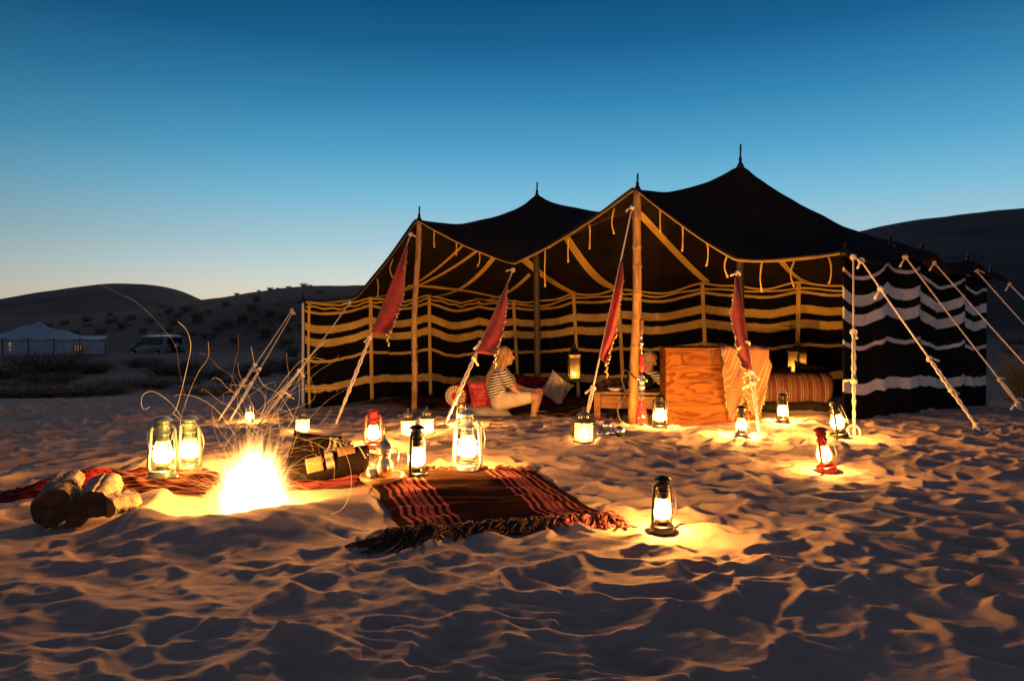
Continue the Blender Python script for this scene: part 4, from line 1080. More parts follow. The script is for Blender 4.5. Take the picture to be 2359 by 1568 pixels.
def fringe(parent, fn, spans, n, seed, length, edge=0.0, lean=(0, -1)):
    rf = random.Random(seed); A, B = MB(), MB()
    for k in range(n):
        a = rf.random(); p = Vector(fn(a, edge)); L = length(a) * rf.uniform(.6, 1.15)
        pink = any(x0 < a < x1 for x0, x1 in spans) and rf.random() < .75
        dx, dy = lean; dx += rf.uniform(-.7, .7) + (.9 * (a - .5) if lean[1] < 0 else 0); path = []
        h = rf.uniform(.01, .05); w1, w2 = rf.uniform(0, 6), rf.uniform(.008, .028)
        for i in range(8):
            f = i / 7; q = p + Vector((dx * L * f + w2 * math.sin(f * 9 + w1), dy * L * f + w2 * math.cos(f * 8 + w1), 0))
            q.z = max(gz(q.x, q.y), press_z(q.x, q.y, 0)) + .006 + h * math.sin(PI * min(1, f * 1.1 + .05)) * (1 - .5 * f)
            path.append(q)
        (A if pink else B).tube(path, [rf.uniform(.0035, .0062)] * 8, 5)
    if B.v: o = B.build('fringe', mat_fr_dark, parent, world=True); o['kind'] = 'stuff'
    if A.v: o = A.build('fringe', mat_fr_pink, parent, world=True); o['kind'] = 'stuff'
sp_ = [(.04, .30), (.70, .96)]
fringe(rug_o, rug_fn, [(.62, 1.0)], 620, 5, lambda a: .10 + .15 * max(0, 1 - a * 3) + .05 * max(0, a - .8) * 5)
fringe(rug_o, rug_fn, [(.5, 1)], 160, 6, lambda a: .05, 1.0, (0, 1))
RD = (.085, .018, .014)
mat_rug2 = uv_ramp_mat('red_striped_wool', 'Y', stripes([(x_, x_ + w_, c_) for x_, w_, c_ in ((.03, .03, (.19, .10, .065)), (.09, .02, RD), (.14, .05, (.19, .09, .06)), (.22, .02, (.2, .1, .06)), (.27, .06, RD), (.36, .02, (.2, .09, .05)), (.41, .05, (.18, .085, .055)), (.50, .03, RD), (.56, .02, (.2, .1, .06)), (.62, .06, (.17, .085, .055)), (.71, .02, RD), (.76, .05, (.22, .09, .06)), (.85, .03, RD), (.91, .03, (.2, .09, .05)))], (.035, .010, .008)))
rug2_o, rug2_fn = rug('wool_blanket', 'crumpled red striped blanket stretching from the firewood to the fire hollow', RUG2, mat_rug2, [(3, 14, .3, .016), (9, 38, 2, .012), (-14, 61, 1, .009), (31, 20, 0, .008)], 90, 70, 'blanket', 2)
mat_fr_red = M('red_yarn', (.16, .012, .016), .95, var=.5, scale=30, bmp=.4)
_d, _p = mat_fr_dark, mat_fr_pink
mat_fr_dark, mat_fr_pink = mat_fr_red, mat_fr_red
q2 = lambda a, e: rug2_fn(0.0, a)
fringe(rug2_o, lambda a, e: rug2_fn(.0, a), [], 420, 8, lambda a: .22, 0, (-1, -.25))
mat_fr_dark, mat_fr_pink = _d, _p
mat_rug3 = uv_ramp_mat('red_kilim', 'Y', stripes([(.05, .08, PK), (.12, .22, (.3, .06, .05)), (.26, .29, PK), (.36, .5, (.34, .08, .06)), (.55, .58, PK), (.66, .8, (.3, .05, .05)), (.86, .9, PK)], (.10, .018, .018)))
rug3_o, _ = rug('kilim', 'small dark red patterned kilim under the black cushions', RUG3, mat_rug3, [(4, 6, 0, .012), (13, 3, 1, .008)], 36, 30, 'rug', 3)

# ================================================================== CUSHIONS
def cushion(name, label, c, sx, sy, th, rot, mat, seed=0, group=None, pinch=.12, cat='cushion', wr=.012):
    rc = random.Random(seed); g = thing(name, label, cat, c, rot, group)
    ph = [rc.uniform(0, 6) for _ in range(6)]
    mb = MB()
    for s in (1, -1):
        def fn(a, b):
            x = 2 * a - 1; y = 2 * b - 1
            hh = th * (max(0, (1 - x * x)) * max(0, (1 - y * y))) ** .42 * .5
            w = wr * (math.sin(5 * x + 7 * y + ph[0]) * math.sin(6 * y - 3 * x + ph[1]) + .6 * math.sin(13 * x + 5 * y + ph[2])) * min(1, hh / th * 4)
            px_ = x * sx * (1 - pinch * (1 - y * y) * abs(x)); py_ = y * sy * (1 - pinch * (1 - x * x) * abs(y))
            return (px_, py_, s * (hh + w))
        fb = MB(); fb.sheet(fn, 26, 26)
        if s < 0: fb.f = [f[::-1] for f in fb.f]
        mb.add(fb.v, fb.f, fb.uv)
    mb.build('cover', mat, g)
    return g
mat_red_satin = M('red_satin', (.40, .022, .030), .38, var=.2, scale=6, bmp=.1, sheen=.2)
mat_dark_red = M('dark_red_cloth', (.07, .006, .007), .85, spec=.1, var=.3, scale=8, bmp=.2)
mat_cream_cloth = M('cream_cloth', (.42, .36, .28), .9, var=.15, scale=9, bmp=.3)
mat_char_cloth = M('charcoal_cloth', (.014, .012, .011), .9, spec=.08, var=.3, scale=9, bmp=.3)
def embroid():
    m, t, b = base_mat('embroidered_cloth')
    n = tex_noise(t, 8, 4); r = rampn(t, n.outputs['Fac'], [(.3, (.006, .004, .0035)), (.7, (.012, .007, .006))])
    t.links.new(r.outputs[0], b.inputs['Base Color']); b.inputs['Roughness'].default_value = .9; b.inputs['Specular IOR Level'].default_value = .05
    n3 = tex_noise(t, 220, 2); bump(t, b, n3.outputs['Fac'], .5, .004); return m
mat_emb = embroid()
mat_patch = M('tan_patch', (.22, .12, .055), .85, var=.12, scale=12, bmp=.3)
def checkband():
    m, t, b = base_mat('patterned_braid')
    uv = nd(t, 'ShaderNodeUVMap'); mp = nd(t, 'ShaderNodeMapping'); mp.inputs['Scale'].default_value = (5, 14, 1); mp.inputs['Rotation'].default_value = (0, 0, .78); t.links.new(uv.outputs[0], mp.inputs[0])
    ck = nd(t, 'ShaderNodeTexChecker'); ck.inputs['Scale'].default_value = 1; ck.inputs[1].default_value = (.30, .24, .16, 1); ck.inputs[2].default_value = (.02, .015, .012, 1); t.links.new(mp.outputs[0], ck.inputs[0])
    t.links.new(ck.outputs[0], b.inputs['Base Color']); b.inputs['Roughness'].default_value = .85; return m
mat_braid = checkband()
def on_bolster(g, mat, name, a0, a1, x0, x1, r, lift=.006):
    mb = MB(); mb.sheet(lambda a, b: (x0 + (x1 - x0) * b, (r + lift) * math.cos(a0 + (a1 - a0) * a), (r + lift) * math.sin(a0 + (a1 - a0) * a)), 14, 8)
    return mb.build(name, mat, g, thick=.004)
def bolster(name, label, c, L, r, rot, mat, group=None, flat=.85, seed=0, squash=None):
    g = thing(name, label, 'bolster', c, rot, group); rb = random.Random(seed)
    mb = MB(); prof = [(-.5, .02), (-.5, .55), (-.492, .80), (-.475, .93), (-.44, 1), (.44, 1), (.475, .93), (.492, .80), (.5, .55), (.5, .02)]
    path = []; rad = []
    xs = [p[0] for p in prof[:5]] + [-.44 + .88 * k / 22 for k in range(1, 22)] + [p[0] for p in prof[5:]]
    for x in xs:
        rr_ = np.interp(x, [p[0] for p in prof], [p[1] + 1e-6 * i for i, p in enumerate(prof)])
        path.append((x * L, 0, .006 * math.sin(x * 30 + seed))); rad.append(r * rr_ * (1 + .012 * math.sin(x * 45 + seed)))
    path[0] = (path[0][0] - .002, 0, 0); path[-1] = (path[-1][0] + .002, 0, 0)
    mb.tube(path, rad, 26, flat=(0, 0, 1))
    mb.v = [(x, y, z * flat) for x, y, z in mb.v]
    mb.build('cover', mat, g); return g
# black embroidered roll and sack right of the fire
cx, cy = XD(764, 4.35), 4.35
rotb = (-.25, -.22, .42)
bl = bolster('embroidered_cushion', 'black embroidered cushion roll with two tan patches leaning on the red kilim', (cx, cy, gz(cx, cy) + .095), .47, .098, (-.1, -.17, .30), mat_emb, seed=2)
on_bolster(bl, mat_patch, 'tan_patch', 1.55, 2.55, .05, .155, .098); on_bolster(bl, mat_patch, 'tan_patch', 2.2, 3.15, -.15, -.05, .098)
on_bolster(bl, mat_braid, 'patterned_braid', 1.2, 3.2, -.03, .02, .098)
mb = MB()
for k in range(7): mb.ell((.185 + .004 * k, .100 * math.cos(2.0 + .16 * k), .088 * math.sin(2.0 + .16 * k)), (.005, .005, .005), None, 6, 4)
mb.build('bead_row', mat_cream_cloth, bl)
cx, cy = XD(722, 4.72), 4.72
sk = cushion('embroidered_sack', 'black sack cushion with a little tan triangle, propped behind the black roll', (cx, cy, gz(cx, cy) + .13), .18, .13, .17, (1.15, .10, -.12), mat_emb, 4)
mb = MB()
for r_i in range(5):
    for k in range(r_i + 1): mb.ell((.0 + (k - r_i / 2) * .014, .045 - .013 * r_i, .090 - .0022 * r_i), (.0055, .006, .002), None, 6, 4)
mb.build('bead_triangle', mat_patch, sk)
mb = MB()
for k in range(16):
    f = k / 15; mb.ell((.03 + .12 * f, -.0 - .06 * f, .084 - .045 * f), (.005, .004, .004), None, 6, 4)
mb.build('red_bead_row', mat_dark_red, sk)
cx, cy = XD(833, 4.55), 4.55
c_ = cushion('patterned_pouch', 'small pale patterned pouch tucked between the black sack and roll', (XD(782, 4.5), 4.5, gz(XD(782, 4.5), 4.5) + .20), .075, .05, .06, (.9, .2, .2), mat_braid, 8)

# tray, coffee pot, cups
cx, cy = XD(880, 4.2), 4.2; tz = gz(cx, cy)
mat_wood_tray = M('turned_wood', (.36, .17, .07), .4, var=.4, scale=5, stretch=(1, 8, 8), bmp=.08)
g = thing('serving_tray', 'thick round wooden tray at the far left corner of the striped rug', 'tray', (cx, cy, tz))
mb = MB(); mb.lathe([(.0, .0), (.07, 0), (.10, .012), (.128, .028), (.137, .045), (.132, .058), (.118, .060), (.112, .052), (.0, .050)], 40)
mb.v = [(x * 1.0, y, z) for x, y, z in mb.v]; mb.build('board', mat_wood_tray, g)
px_, py_ = XD(885, 4.18), 4.18
g = thing('coffee_pot', 'tall waisted brass coffee pot with pointed lid standing on the wooden tray', 'coffee pot', (px_, py_, tz + .051), (0, 0, .2)); g.scale = (1.15, 1.15, 1.18)
k_ = 1.0
mb = MB(); mb.lathe([(0, 0), (.042, 0), (.044, .006), (.047, .03), (.048, .05), (.042, .075), (.032, .092), (.030, .102), (.034, .118), (.041, .133)], 30); o = mb.build('body', mat_brass, g)
mb = MB(); mb.lathe([(.041, .1335), (.044, .136), (.042, .145), (.034, .162), (.022, .178), (.011, .192), (.006, .204), (.004, .212)], 26); mb.build('lid', mat_brass, g)
mb = MB(); mb.lathe([(.002, .210), (.0065, .216), (.002, .222), (.0045, .228), (.002, .234), (.0015, .245), (.0004, .255)], 10); mb.build('finial', mat_brass, g)
mb = MB(); mb.tube([(-.038, -.012, .105), (-.058, -.018, .112), (-.078, -.024, .122), (-.088, -.027, .120)], [.012, .010, .007, .003], 8); mb.build('spout', mat_brass, g)
mb = MB(); mb.tube([(.040, .01, .135), (.060, .014, .142), (.074, .018, .115), (.070, .017, .07), (.050, .012, .045)], .0045, 8); mb.build('handle', mat_brass, g)
def cup_mat():
    m, t, b = base_mat('patterned_china')
    v = nd(t, 'ShaderNodeTexVoronoi'); v.inputs['Scale'].default_value = 90; c = nd(t, 'ShaderNodeTexCoord'); t.links.new(c.outputs['Object'], v.inputs['Vector'])
    r = rampn(t, v.outputs['Distance'], [(0, (.05, .04, .035)), (.28, (.05, .04, .035)), (.36, (.75, .70, .62)), (1, (.8, .75, .68))]); t.links.new(r.outputs[0], b.inputs['Base Color'])
    b.inputs['Roughness'].default_value = .2; return m
mat_cup = cup_mat()
def cup(label, x, y, z, rot, s=1.0):
    g = thing('coffee_cup', label, 'cup', (x, y, z), rot, 'patterned coffee cups on the tray')
    mb = MB(); mb.lathe([(.0, 0), (.014, 0), (.016, .004), (.024, .02), (.030, .045), (.031, .05), (.029, .05), (.022, .02), (.0, .006)], 20); o = mb.build('bowl', mat_cup, g); o.scale = (s, s, s)
cup('patterned coffee cup lying on its side with its dark mouth toward the fire', XD(866, 4.17), 4.17, tz + .077, (0.2, -1.75, .35), 1.0)
cup('patterned coffee cup resting behind the lying one, against the brass pot', XD(866, 4.22), 4.225, tz + .075, (0, -1.2, -.35), .95)
g = thing('twig', 'small dark twig poking from the sand below the wooden tray', 'twig', (XD(848, 4.0), 4.0, gz(XD(848, 4.0), 4.0)))
mb = MB(); mb.tube([(0, 0, -.01), (.012, .02, .02), (.03, .04, .035)], .003, 5); mb.tube([(.012, .02, .02), (.03, .0, .012)], .002, 5); mb.build('stem', mat_char, g)

# ================================================================== FIREWOOD
mat_cut = M('cut_wood', (.26, .13, .05), .8, var=.35, scale=24, bmp=.4, bscale=70)
mat_cut_dark = M('dark_cut_wood', (.07, .04, .02), .85, var=.5, scale=20, bmp=.4)  # darker tone for some of the cut ends
def log(label, u, v, d, r, L, yaw, pitch, mat=mat_bark, cut=mat_cut, split=False, seed=0):
    e = P(u, v, d); g = thing('firewood_log', label, 'log', e, (0, 0, 0), 'firewood logs piled left of the fire')
    ax = Vector((math.cos(yaw) * math.cos(pitch), math.sin(yaw) * math.cos(pitch), math.sin(pitch)))
    rl = random.Random(seed); ph = [rl.uniform(0, 6) for _ in range(4)]
    up = Vector((0, 0, 1)); s1 = ax.cross(up).normalized(); s2 = s1.cross(ax)
    def ring(f, k, n, rad):
        a = 2 * PI * k / n
        cr_ = sum(math.exp(-((((a - c_ + PI) % (2 * PI)) - PI) / .05) ** 2) for c_ in ph)
        rr_ = rad * (1 - .09 * cr_ + .03 * math.sin(11 * a + 7 * f + ph[3]) * math.sin(9 * f + ph[0]) + .08 * math.sin(2 * a + ph[0]) + .05 * math.sin(3 * a + ph[1] + f * 2) + .025 * math.sin(7 * a + ph[2]))
        if split and .2 < a < PI - .1: rr_ *= .38 + .5 * abs(math.cos(a))
        return (s1 * math.cos(a) + s2 * math.sin(a)) * rr_ + ax * (f * L) + Vector((0, 0, .006 * math.sin(5 * f + ph[3])))
    n = 44; m = 14; mb = MB()
    vs = [ring(i / m, k, n, r * (1 + .04 * math.sin(i * 1.3 + ph[1]))) for i in range(m + 1) for k in range(n)]
    fs = [(i * n + k, i * n + (k + 1) % n, (i + 1) * n + (k + 1) % n, (i + 1) * n + k) for i in range(m) for k in range(n)]
    fs.append(tuple(m * n + k for k in range(n))); mb.add(vs, fs); autosmooth(mb.build('bark', mat, g), 40)
    mb = MB(); vs = []
    for q in (0, .35, .7, .985):
        for k in range(n):
            vs.append(ring(0, k, n, r * max(q, .02)))
    fs = [(i * n + (k + 1) % n, i * n + k, (i + 1) * n + k, (i + 1) * n + (k + 1) % n) for i in range(3) for k in range(n)]; fs.append(tuple(range(n)))
    mb.add(vs, fs); mb.build('cut_end', cut, g); return g
mat_pale_bark = M('bare_wood', (.36, .25, .16), .85, var=.45, scale=16, bmp=1.0, bscale=50, bdist=.012)
log('split log on top of the pile showing its orange heartwood', 138, 1126, 3.60, .078, .17, 1.95, .12, mat_pale_bark, mat_cut, True, 1)
log('thick log at the lower left of the pile with a dark end', 118, 1172, 3.42, .092, .26, 1.95, .02, mat_bark, mat_cut_dark, False, 2)
log('middle log of the pile, pale and cracked, end toward the camera', 212, 1162, 3.48, .080, .24, 1.85, .14, mat_pale_bark, mat_cut_dark, False, 3)
log('shortest log at the right end of the pile pointing to the fire', 246, 1170, 3.50, .058, .15, 1.15, .10, mat_pale_bark, mat_cut, False, 4)
log('dark log low between the thick log and the middle log', 172, 1185, 3.45, .058, .2, 1.9, .0, mat_bark, mat_cut_dark, False, 5)

# ================================================================== CABINET, SCARF, TABLE, BOLSTERS IN THE TENT
def slab_mat(seed):
    m, t, b = base_mat('figured_wood')
    c = nd(t, 'ShaderNodeTexCoord'); mp = nd(t, 'ShaderNodeMapping'); mp.inputs['Scale'].default_value = (1.0, 1, 5.5); mp.inputs['Location'].default_value = (seed, 0, seed * 3); t.links.new(c.outputs['Object'], mp.inputs[0])
    n = nd(t, 'ShaderNodeTexNoise'); n.inputs['Scale'].default_value = 1.1; n.inputs['Detail'].default_value = 2.5; n.inputs['Distortion'].default_value = 1.2; t.links.new(mp.outputs[0], n.inputs['Vector'])
    ml = nd(t, 'ShaderNodeMath', operation='MULTIPLY'); ml.inputs[1].default_value = 6; t.links.new(n.outputs['Fac'], ml.inputs[0]); fr = nd(t, 'ShaderNodeMath', operation='FRACT'); t.links.new(ml.outputs[0], fr.inputs[0])
    r = rampn(t, fr.outputs[0], [(0, (.17, .066, .018)), (.55, (.14, .051, .013)), (.82, (.07, .022, .006)), (.9, (.09, .03, .008)), (1, (.155, .058, .015))])
    t.links.new(r.outputs[0], b.inputs['Base Color']); b.inputs['Roughness'].default_value = .7; b.inputs['Specular IOR Level'].default_value = .05; bump(t, b, fr.outputs[0], .08, .004); return m
mat_slab = slab_mat(0.3)
CD = 7.72
xl, xr = XD(1535, CD), XD(1752, CD); zt = P(0, 806, CD).z; zb = gz((xl + xr) / 2, CD) - .02
cab = thing('wooden_cabinet', 'waist high cabinet of broad figured wood planks standing at the tent front', 'cabinet', ((xl + xr) / 2, CD, zb), (0, 0, -.06))
Wd, Ht, Dp = xr - xl, zt - zb, .42
hs = [0, .30, .56, .80, 1.0]
for k in range(4):
    z0, z1 = hs[k] * Ht, hs[k + 1] * Ht - .0015
    mb = MB(); mb.box((0, 0 + .0015 * (k % 2), (z0 + z1) / 2), (Wd / 2, .014, (z1 - z0) / 2)); o = mb.build('front_plank', slab_mat(.3 + k * .77), cab, smooth=False)
    bv = o.modifiers.new('bevel', 'BEVEL'); bv.width = .004; bv.segments = 2
for s in (-1, 1):
    mb = MB(); mb.box((s * (Wd / 2 - .013), Dp / 2 + .016, Ht / 2 - .002), (.012, Dp / 2, Ht / 2 - .004)); mb.build('side_panel', mat_slab, cab, smooth=False)
mb = MB(); mb.box((0, Dp / 2 - .005, Ht + .012), (Wd / 2 + .012, Dp / 2 + .022, .012)); mb.build('top', mat_slab, cab, smooth=False)
mat_leather = M('leather', (.03, .018, .012), .6, bmp=.2)
for u in (1640, 1659):
    x = XD(u, CD) - (xl + xr) / 2
    mb = MB(); mb.sheet(lambda a, b: ((a - .5) * .028 * (1 - .75 * max(0, b - .6) * 2.2) + x, -.022, Ht - .135 * b), 4, 10); mb.build('leather_strap', mat_leather, cab, thick=.006)
# scarf over the right end
def scarf_mat():
    m, t, b = base_mat('checked_scarf')
    uv = nd(t, 'ShaderNodeUVMap'); mp = nd(t, 'ShaderNodeMapping'); mp.inputs['Scale'].default_value = (34, 48, 1); t.links.new(uv.outputs[0], mp.inputs[0])
    ck = nd(t, 'ShaderNodeTexChecker'); ck.inputs['Scale'].default_value = 1; ck.inputs[1].default_value = (.21, .11, .06, 1); ck.inputs[2].default_value = (.15, .06, .035, 1); t.links.new(mp.outputs[0], ck.inputs[0])
    sp = nd(t, 'ShaderNodeSeparateXYZ'); t.links.new(uv.outputs[0], sp.inputs[0])
    su = nd(t, 'ShaderNodeMath', operation='ADD'); t.links.new(sp.outputs[0], su.inputs[0]); t.links.new(sp.outputs[1], su.inputs[1]); ab = nd(t, 'ShaderNodeMath', operation='PINGPONG'); ab.inputs[1].default_value = .55; t.links.new(su.outputs[0], ab.inputs[0])
    sc2 = nd(t, 'ShaderNodeMath', operation='MULTIPLY'); sc2.inputs[1].default_value = 1.7; t.links.new(ab.outputs[0], sc2.inputs[0])
    r = rampn(t, sc2.outputs[0], [(0, (0, 0, 0)), (.42, (0, 0, 0)), (.43, (1, 1, 1)), (.455, (1, 1, 1)), (.465, (0, 0, 0)), (.60, (0, 0, 0)), (.61, (1, 1, 1)), (.64, (1, 1, 1)), (.65, (0, 0, 0)), (.78, (0, 0, 0)), (.79, (1, 1, 1)), (.81, (1, 1, 1)), (.82, (0, 0, 0))])
    mx = nd(t, 'ShaderNodeMix', data_type='RGBA'); t.links.new(r.outputs[0], mx.inputs[0]); t.links.new(ck.outputs[0], mx.inputs[6]); mx.inputs[7].default_value = (.34, .22, .12, 1)
    t.links.new(mx.outputs[2], b.inputs['Base Color']); b.inputs['Roughness'].default_value = .9; n = tex_noise(t, 150, 2); bump(t, b, n.outputs['Fac'], .5, .004); return m
mat_scarf = scarf_mat()
g = thing('checked_scarf', 'red and cream checked headscarf draped over the right end of the wooden cabinet', 'scarf', (XD(1700, CD), CD, zt))
def scarf_fn(a, b):
    """a across from the left fold to beyond the cabinet's right edge, b from the back of the top, over the edge and down the front"""
    top = .24
    uu = 1657 + 104 * a
    if b < top:
        f = b / top; y = CD + .34 - .40 * f; z = zt + .036 + .012 * math.sin(a * 11) + .02 * math.sin(PI * f) * (.5 + .5 * math.sin(a * 7 + 1))
    else:
        f = (b - top) / (1 - top)
        hem = np.interp(a, [0, .06, .22, .36, .5, .64, .78, .9, 1], [868, 915, 958, 925, 892, 930, 948, 905, 860])
        L = (zt + .03) - P(0, hem, CD).z
        fold = .5 + .5 * math.sin(a * 13 + 1.2 + f * 1.5); fold2 = .5 + .5 * math.sin(a * 29 + f * 2)
        y = CD - .06 - (.03 + .075 * f ** .7) * fold - .025 * fold2 * f - .02 * a
        z = zt + .02 - L * f ** .92 - .02 * math.sin(PI * f) * (a > .5)
        uu += 16 * math.sin(PI * f * .8) * max(0, a - .55) - 6 * f * a
    return (XD(uu, CD) + .012 * math.sin(b * 14 + a * 5), y, z)
mb = MB(); mb.sheet(scarf_fn, 70, 60); mb.build('cloth', mat_scarf, g, world=True, thick=.005)
mb = MB(); rf = random.Random(9)
for k in range(46):
    p = Vector(scarf_fn(k / 45, 1.0)); mb.tube([p, p + Vector((rf.uniform(-.01, .01), -.004, -.02)), p + Vector((rf.uniform(-.015, .015), -.006, -.04))], .003, 5)
mb.build('tassel_hem', mat_cream_cloth, g, world=True)

# low table
TD = 8.45
g = thing('low_table', 'low rough wooden table behind the thick bamboo pole', 'table', (XD(1450, TD), TD + .25, gz(XD(1450, TD), TD + .25)), (0, 0, -.12))
gx, gy, gzz = g.location
mat_rough = M('rough_wood', (.34, .20, .09), .75, var=.35, scale=7, stretch=(.6, 6, 6), bmp=.4)
x0, x1 = XD(1382, TD) - gx, XD(1548, TD) - gx; th = P(0, 908, TD).z - gzz
for xx in (x0, x1):
    for yy in (-.25, .25):
        mb = MB(); mb.box((xx, yy, th / 2), (.038, .038, th / 2 + .02)); mb.build('leg', mat_rough, g, smooth=False)
for yy in (-.24, .24):
    mb = MB(); mb.box(((x0 + x1) / 2, yy, th - .10), ((x1 - x0) / 2 - .04, .018, .075)); mb.build('apron', mat_rough, g, smooth=False)
for k in range(4):
    mb = MB(); mb.box(((x0 + x1) / 2, -.19 + .126 * k, th + .01), ((x1 - x0) / 2 + .02, .060, .014)); mb.build('top_plank', mat_rough, g, smooth=False)
tabz = gzz + th + .026
def bowl(label, u, d, r, mat, name='serving_bowl', cat='bowl'):
    x = XD(u, d); g2 = thing(name, label, cat, (x, d, tabz - .002))
    mb = MB(); mb.lathe([(0, 0), (r * .5, 0), (r * .8, r * .18), (r, r * .42), (r * .95, r * .42), (r * .7, r * .2), (0, .006 + r * .1)], 22); mb.build('bowl', mat, g2); return g2
mat_china = M('cream_china', (.75, .68, .55), .25, var=.06, bmp=0)
bowl('shallow cream dish at the left end of the low table', 1418, 8.6, .10, mat_china)
bowl('small cream dish beside the thick bamboo pole', 1452, 8.55, .06, mat_china); bowl('small brass dish between pole and hookah on the low table', 1474, 8.6, .05, mat_brass)

# hookah
HD = 7.4; hx = XD(1478, HD); hz = gz(hx, HD)
g = thing('hookah', 'hookah with red glass base, red bulb and chrome stem right of the thick bamboo pole', 'hookah', (hx, HD, hz))
def hz_(v): return P(0, v, HD).z - hz
rp = HD / F
def hl(name, prof, mat, n=20, cap_=True):
    mb = MB(); mb.lathe([(r * rp, hz_(v)) for r, v in prof], n, caps=cap_); o = mb.build(name, mat, g); return o
def tint_glass():
    m = bpy.data.materials.new('red_glass'); m.use_nodes = True; t = m.node_tree; t.nodes.clear()
    o = nd(t, 'ShaderNodeOutputMaterial'); tr = nd(t, 'ShaderNodeBsdfTransparent'); tr.inputs[0].default_value = (.9, .5, .4, 1); df = nd(t, 'ShaderNodeBsdfDiffuse'); df.inputs[0].default_value = (.5, .06, .04, 1)
    gl = nd(t, 'ShaderNodeBsdfGlossy'); gl.inputs['Roughness'].default_value = .06
    a = nd(t, 'ShaderNodeMixShader'); a.inputs[0].default_value = .22; t.links.new(tr.outputs[0], a.inputs[1]); t.links.new(df.outputs[0], a.inputs[2])
    b = nd(t, 'ShaderNodeMixShader'); b.inputs[0].default_value = .14; t.links.new(a.outputs[0], b.inputs[1]); t.links.new(gl.outputs[0], b.inputs[2]); t.links.new(b.outputs[0], o.inputs[0]); return m
mat_rglass = tint_glass(); mat_clear = globe_mat('clear_glass', .12)
hl('glass_base', [(2, 982), (13, 981), (14.5, 975), (14, 962), (11, 945), (7.5, 930), (6.8, 923)], mat_rglass, 26)
hl('glass_neck', [(6.8, 923), (6.8, 912), (8, 905), (8, 895)], mat_clear, 22, False)
hl('water_tube', [(1.2, 960), (1.2, 900)], mat_steel, 8)
hl('metal_collar', [(7, 897), (8.5, 893), (8.5, 888), (6.5, 885), (7.5, 880), (7.5, 877), (4.5, 873), (4.5, 868), (2, 860)], mat_steel)
hl('red_bulb', [(2, 858), (5, 852), (6.6, 845), (5.8, 838), (4, 832), (3.4, 822), (2.8, 815)], M('red_lacquer', (.5, .02, .03), .25, bmp=0), 20)
hl('stem', [(2.2, 815), (2.6, 812), (1.8, 808), (3, 800), (2, 795), (6.5, 792), (7, 790), (6.5, 788.5), (2.4, 788), (2.8, 780), (3.4, 776), (2.8, 770)], mat_steel)
hl('tobacco_bowl', [(2.4, 772), (4.5, 766), (5, 752), (4, 748), (5, 742), (5.5, 735), (4.5, 734), (4, 742)], M('terracotta', (.16, .06, .03), .7, bmp=.1))
mb = MB(); mb.tube([(14 * rp * math.cos(a) * .62, .0, hz_(876) + 12 * rp * math.sin(a)) for a in [PI * k / 16 for k in range(17)]], 1.1 * rp, 7); mb.build('carrying_arch', mat_steel, g)
mb = MB(); mb.ell((11 * rp, -.01, hz_(876)), (3 * rp, 3 * rp, 4 * rp), None, 10, 7); mb.build('green_stopper', M('green_plastic', (.03, .35, .06), .4, bmp=0), g)
hs_ = thing('hookah_hose', 'long curling grey hose of the hookah running down past the bamboo pole', 'hose', (XD(1440, 7.6), 7.6, gz(XD(1440, 7.6), 7.6)))
mb = MB(); mb.tube(smooth_path([P(1468, 874, 7.38), P(1440, 852, 7.9), P(1432, 872, 8.2), P(1440, 905, 8.0), P(1424, 930, 7.7), P(1424, 955, 7.5), P(1436, 980, 7.25), P(1456, 985, 7.2)], 8), .009, 8)
mb.build('hose', M('hose_cloth', (.16, .14, .10), .8, bmp=.3, bscale=200), hs_, world=True)
mb = MB(); mb.tube([P(1468, 874, 7.38), P(1474, 872, 7.39)], .011, 8); mb.build('mouthpiece', mat_steel, hs_, world=True)

# silver balls
for k, (u, v, r, lb) in enumerate(((1399, 968, 14, 'silver ball resting on top of the little heap'), (1427, 975, 16, 'largest silver ball, at the right of the heap'), (1410, 976, 11, 'silver ball hidden lowest between the others'), (1394, 981, 10, 'small silver ball in front of the heap'), (1383, 983, 9, 'small silver ball at the left end of the heap'))):
    d = 6.25 - (.06 if k > 2 else 0); p = P(u, v, d); R_ = r * d / F * .8
    zg = gz(p.x, d)
    if k != 0: p.z = max(zg + R_ * .92, zg + .01) if k != 0 else p.z
    else: p.z = zg + R_ * 2.2
    g = thing('metal_ball', lb, 'ball', p, group='silver metal balls by the house lantern')
    mb = MB(); mb.ell((0, 0, 0), (R_, R_, R_), None, 22, 14); mb.tube([(R_ * 1.0 * math.cos(a), R_ * math.sin(a), 0) for a in [2 * PI * i / 22 for i in range(22)]], R_ * .03, 4, closed=True); mb.build('shell', mat_steel, g)

# long striped bolsters
def ring_stripes(name, pal, n, rep=1.0):
    m, t, b = base_mat(name)
    c = nd(t, 'ShaderNodeTexCoord'); sp = nd(t, 'ShaderNodeSeparateXYZ'); t.links.new(c.outputs['Object'], sp.inputs[0])
    ml = nd(t, 'ShaderNodeMath', operation='MULTIPLY'); ml.inputs[1].default_value = n; t.links.new(sp.outputs[0], ml.inputs[0]); fr = nd(t, 'ShaderNodeMath', operation='FRACT'); t.links.new(ml.outputs[0], fr.inputs[0])
    r = rampn(t, fr.outputs[0], pal, 'CONSTANT'); t.links.new(r.outputs[0], b.inputs['Base Color']); b.inputs['Roughness'].default_value = .85
    n2 = tex_noise(t, 160, 2); bump(t, b, n2.outputs['Fac'], .4, .004); return m
RS, YS, OS, DS = (.085, .009, .007), (.15, .11, .045), (.09, .028, .012), (.03, .009, .006)
mat_bol = ring_stripes('striped_bolster_cloth', [(0, RS), (.28, DS), (.33, YS), (.42, OS), (.55, YS), (.62, DS), (.66, OS), (.9, YS), (.95, DS)], 7.5)
BD = 8.0
bx = XD(1832, BD)
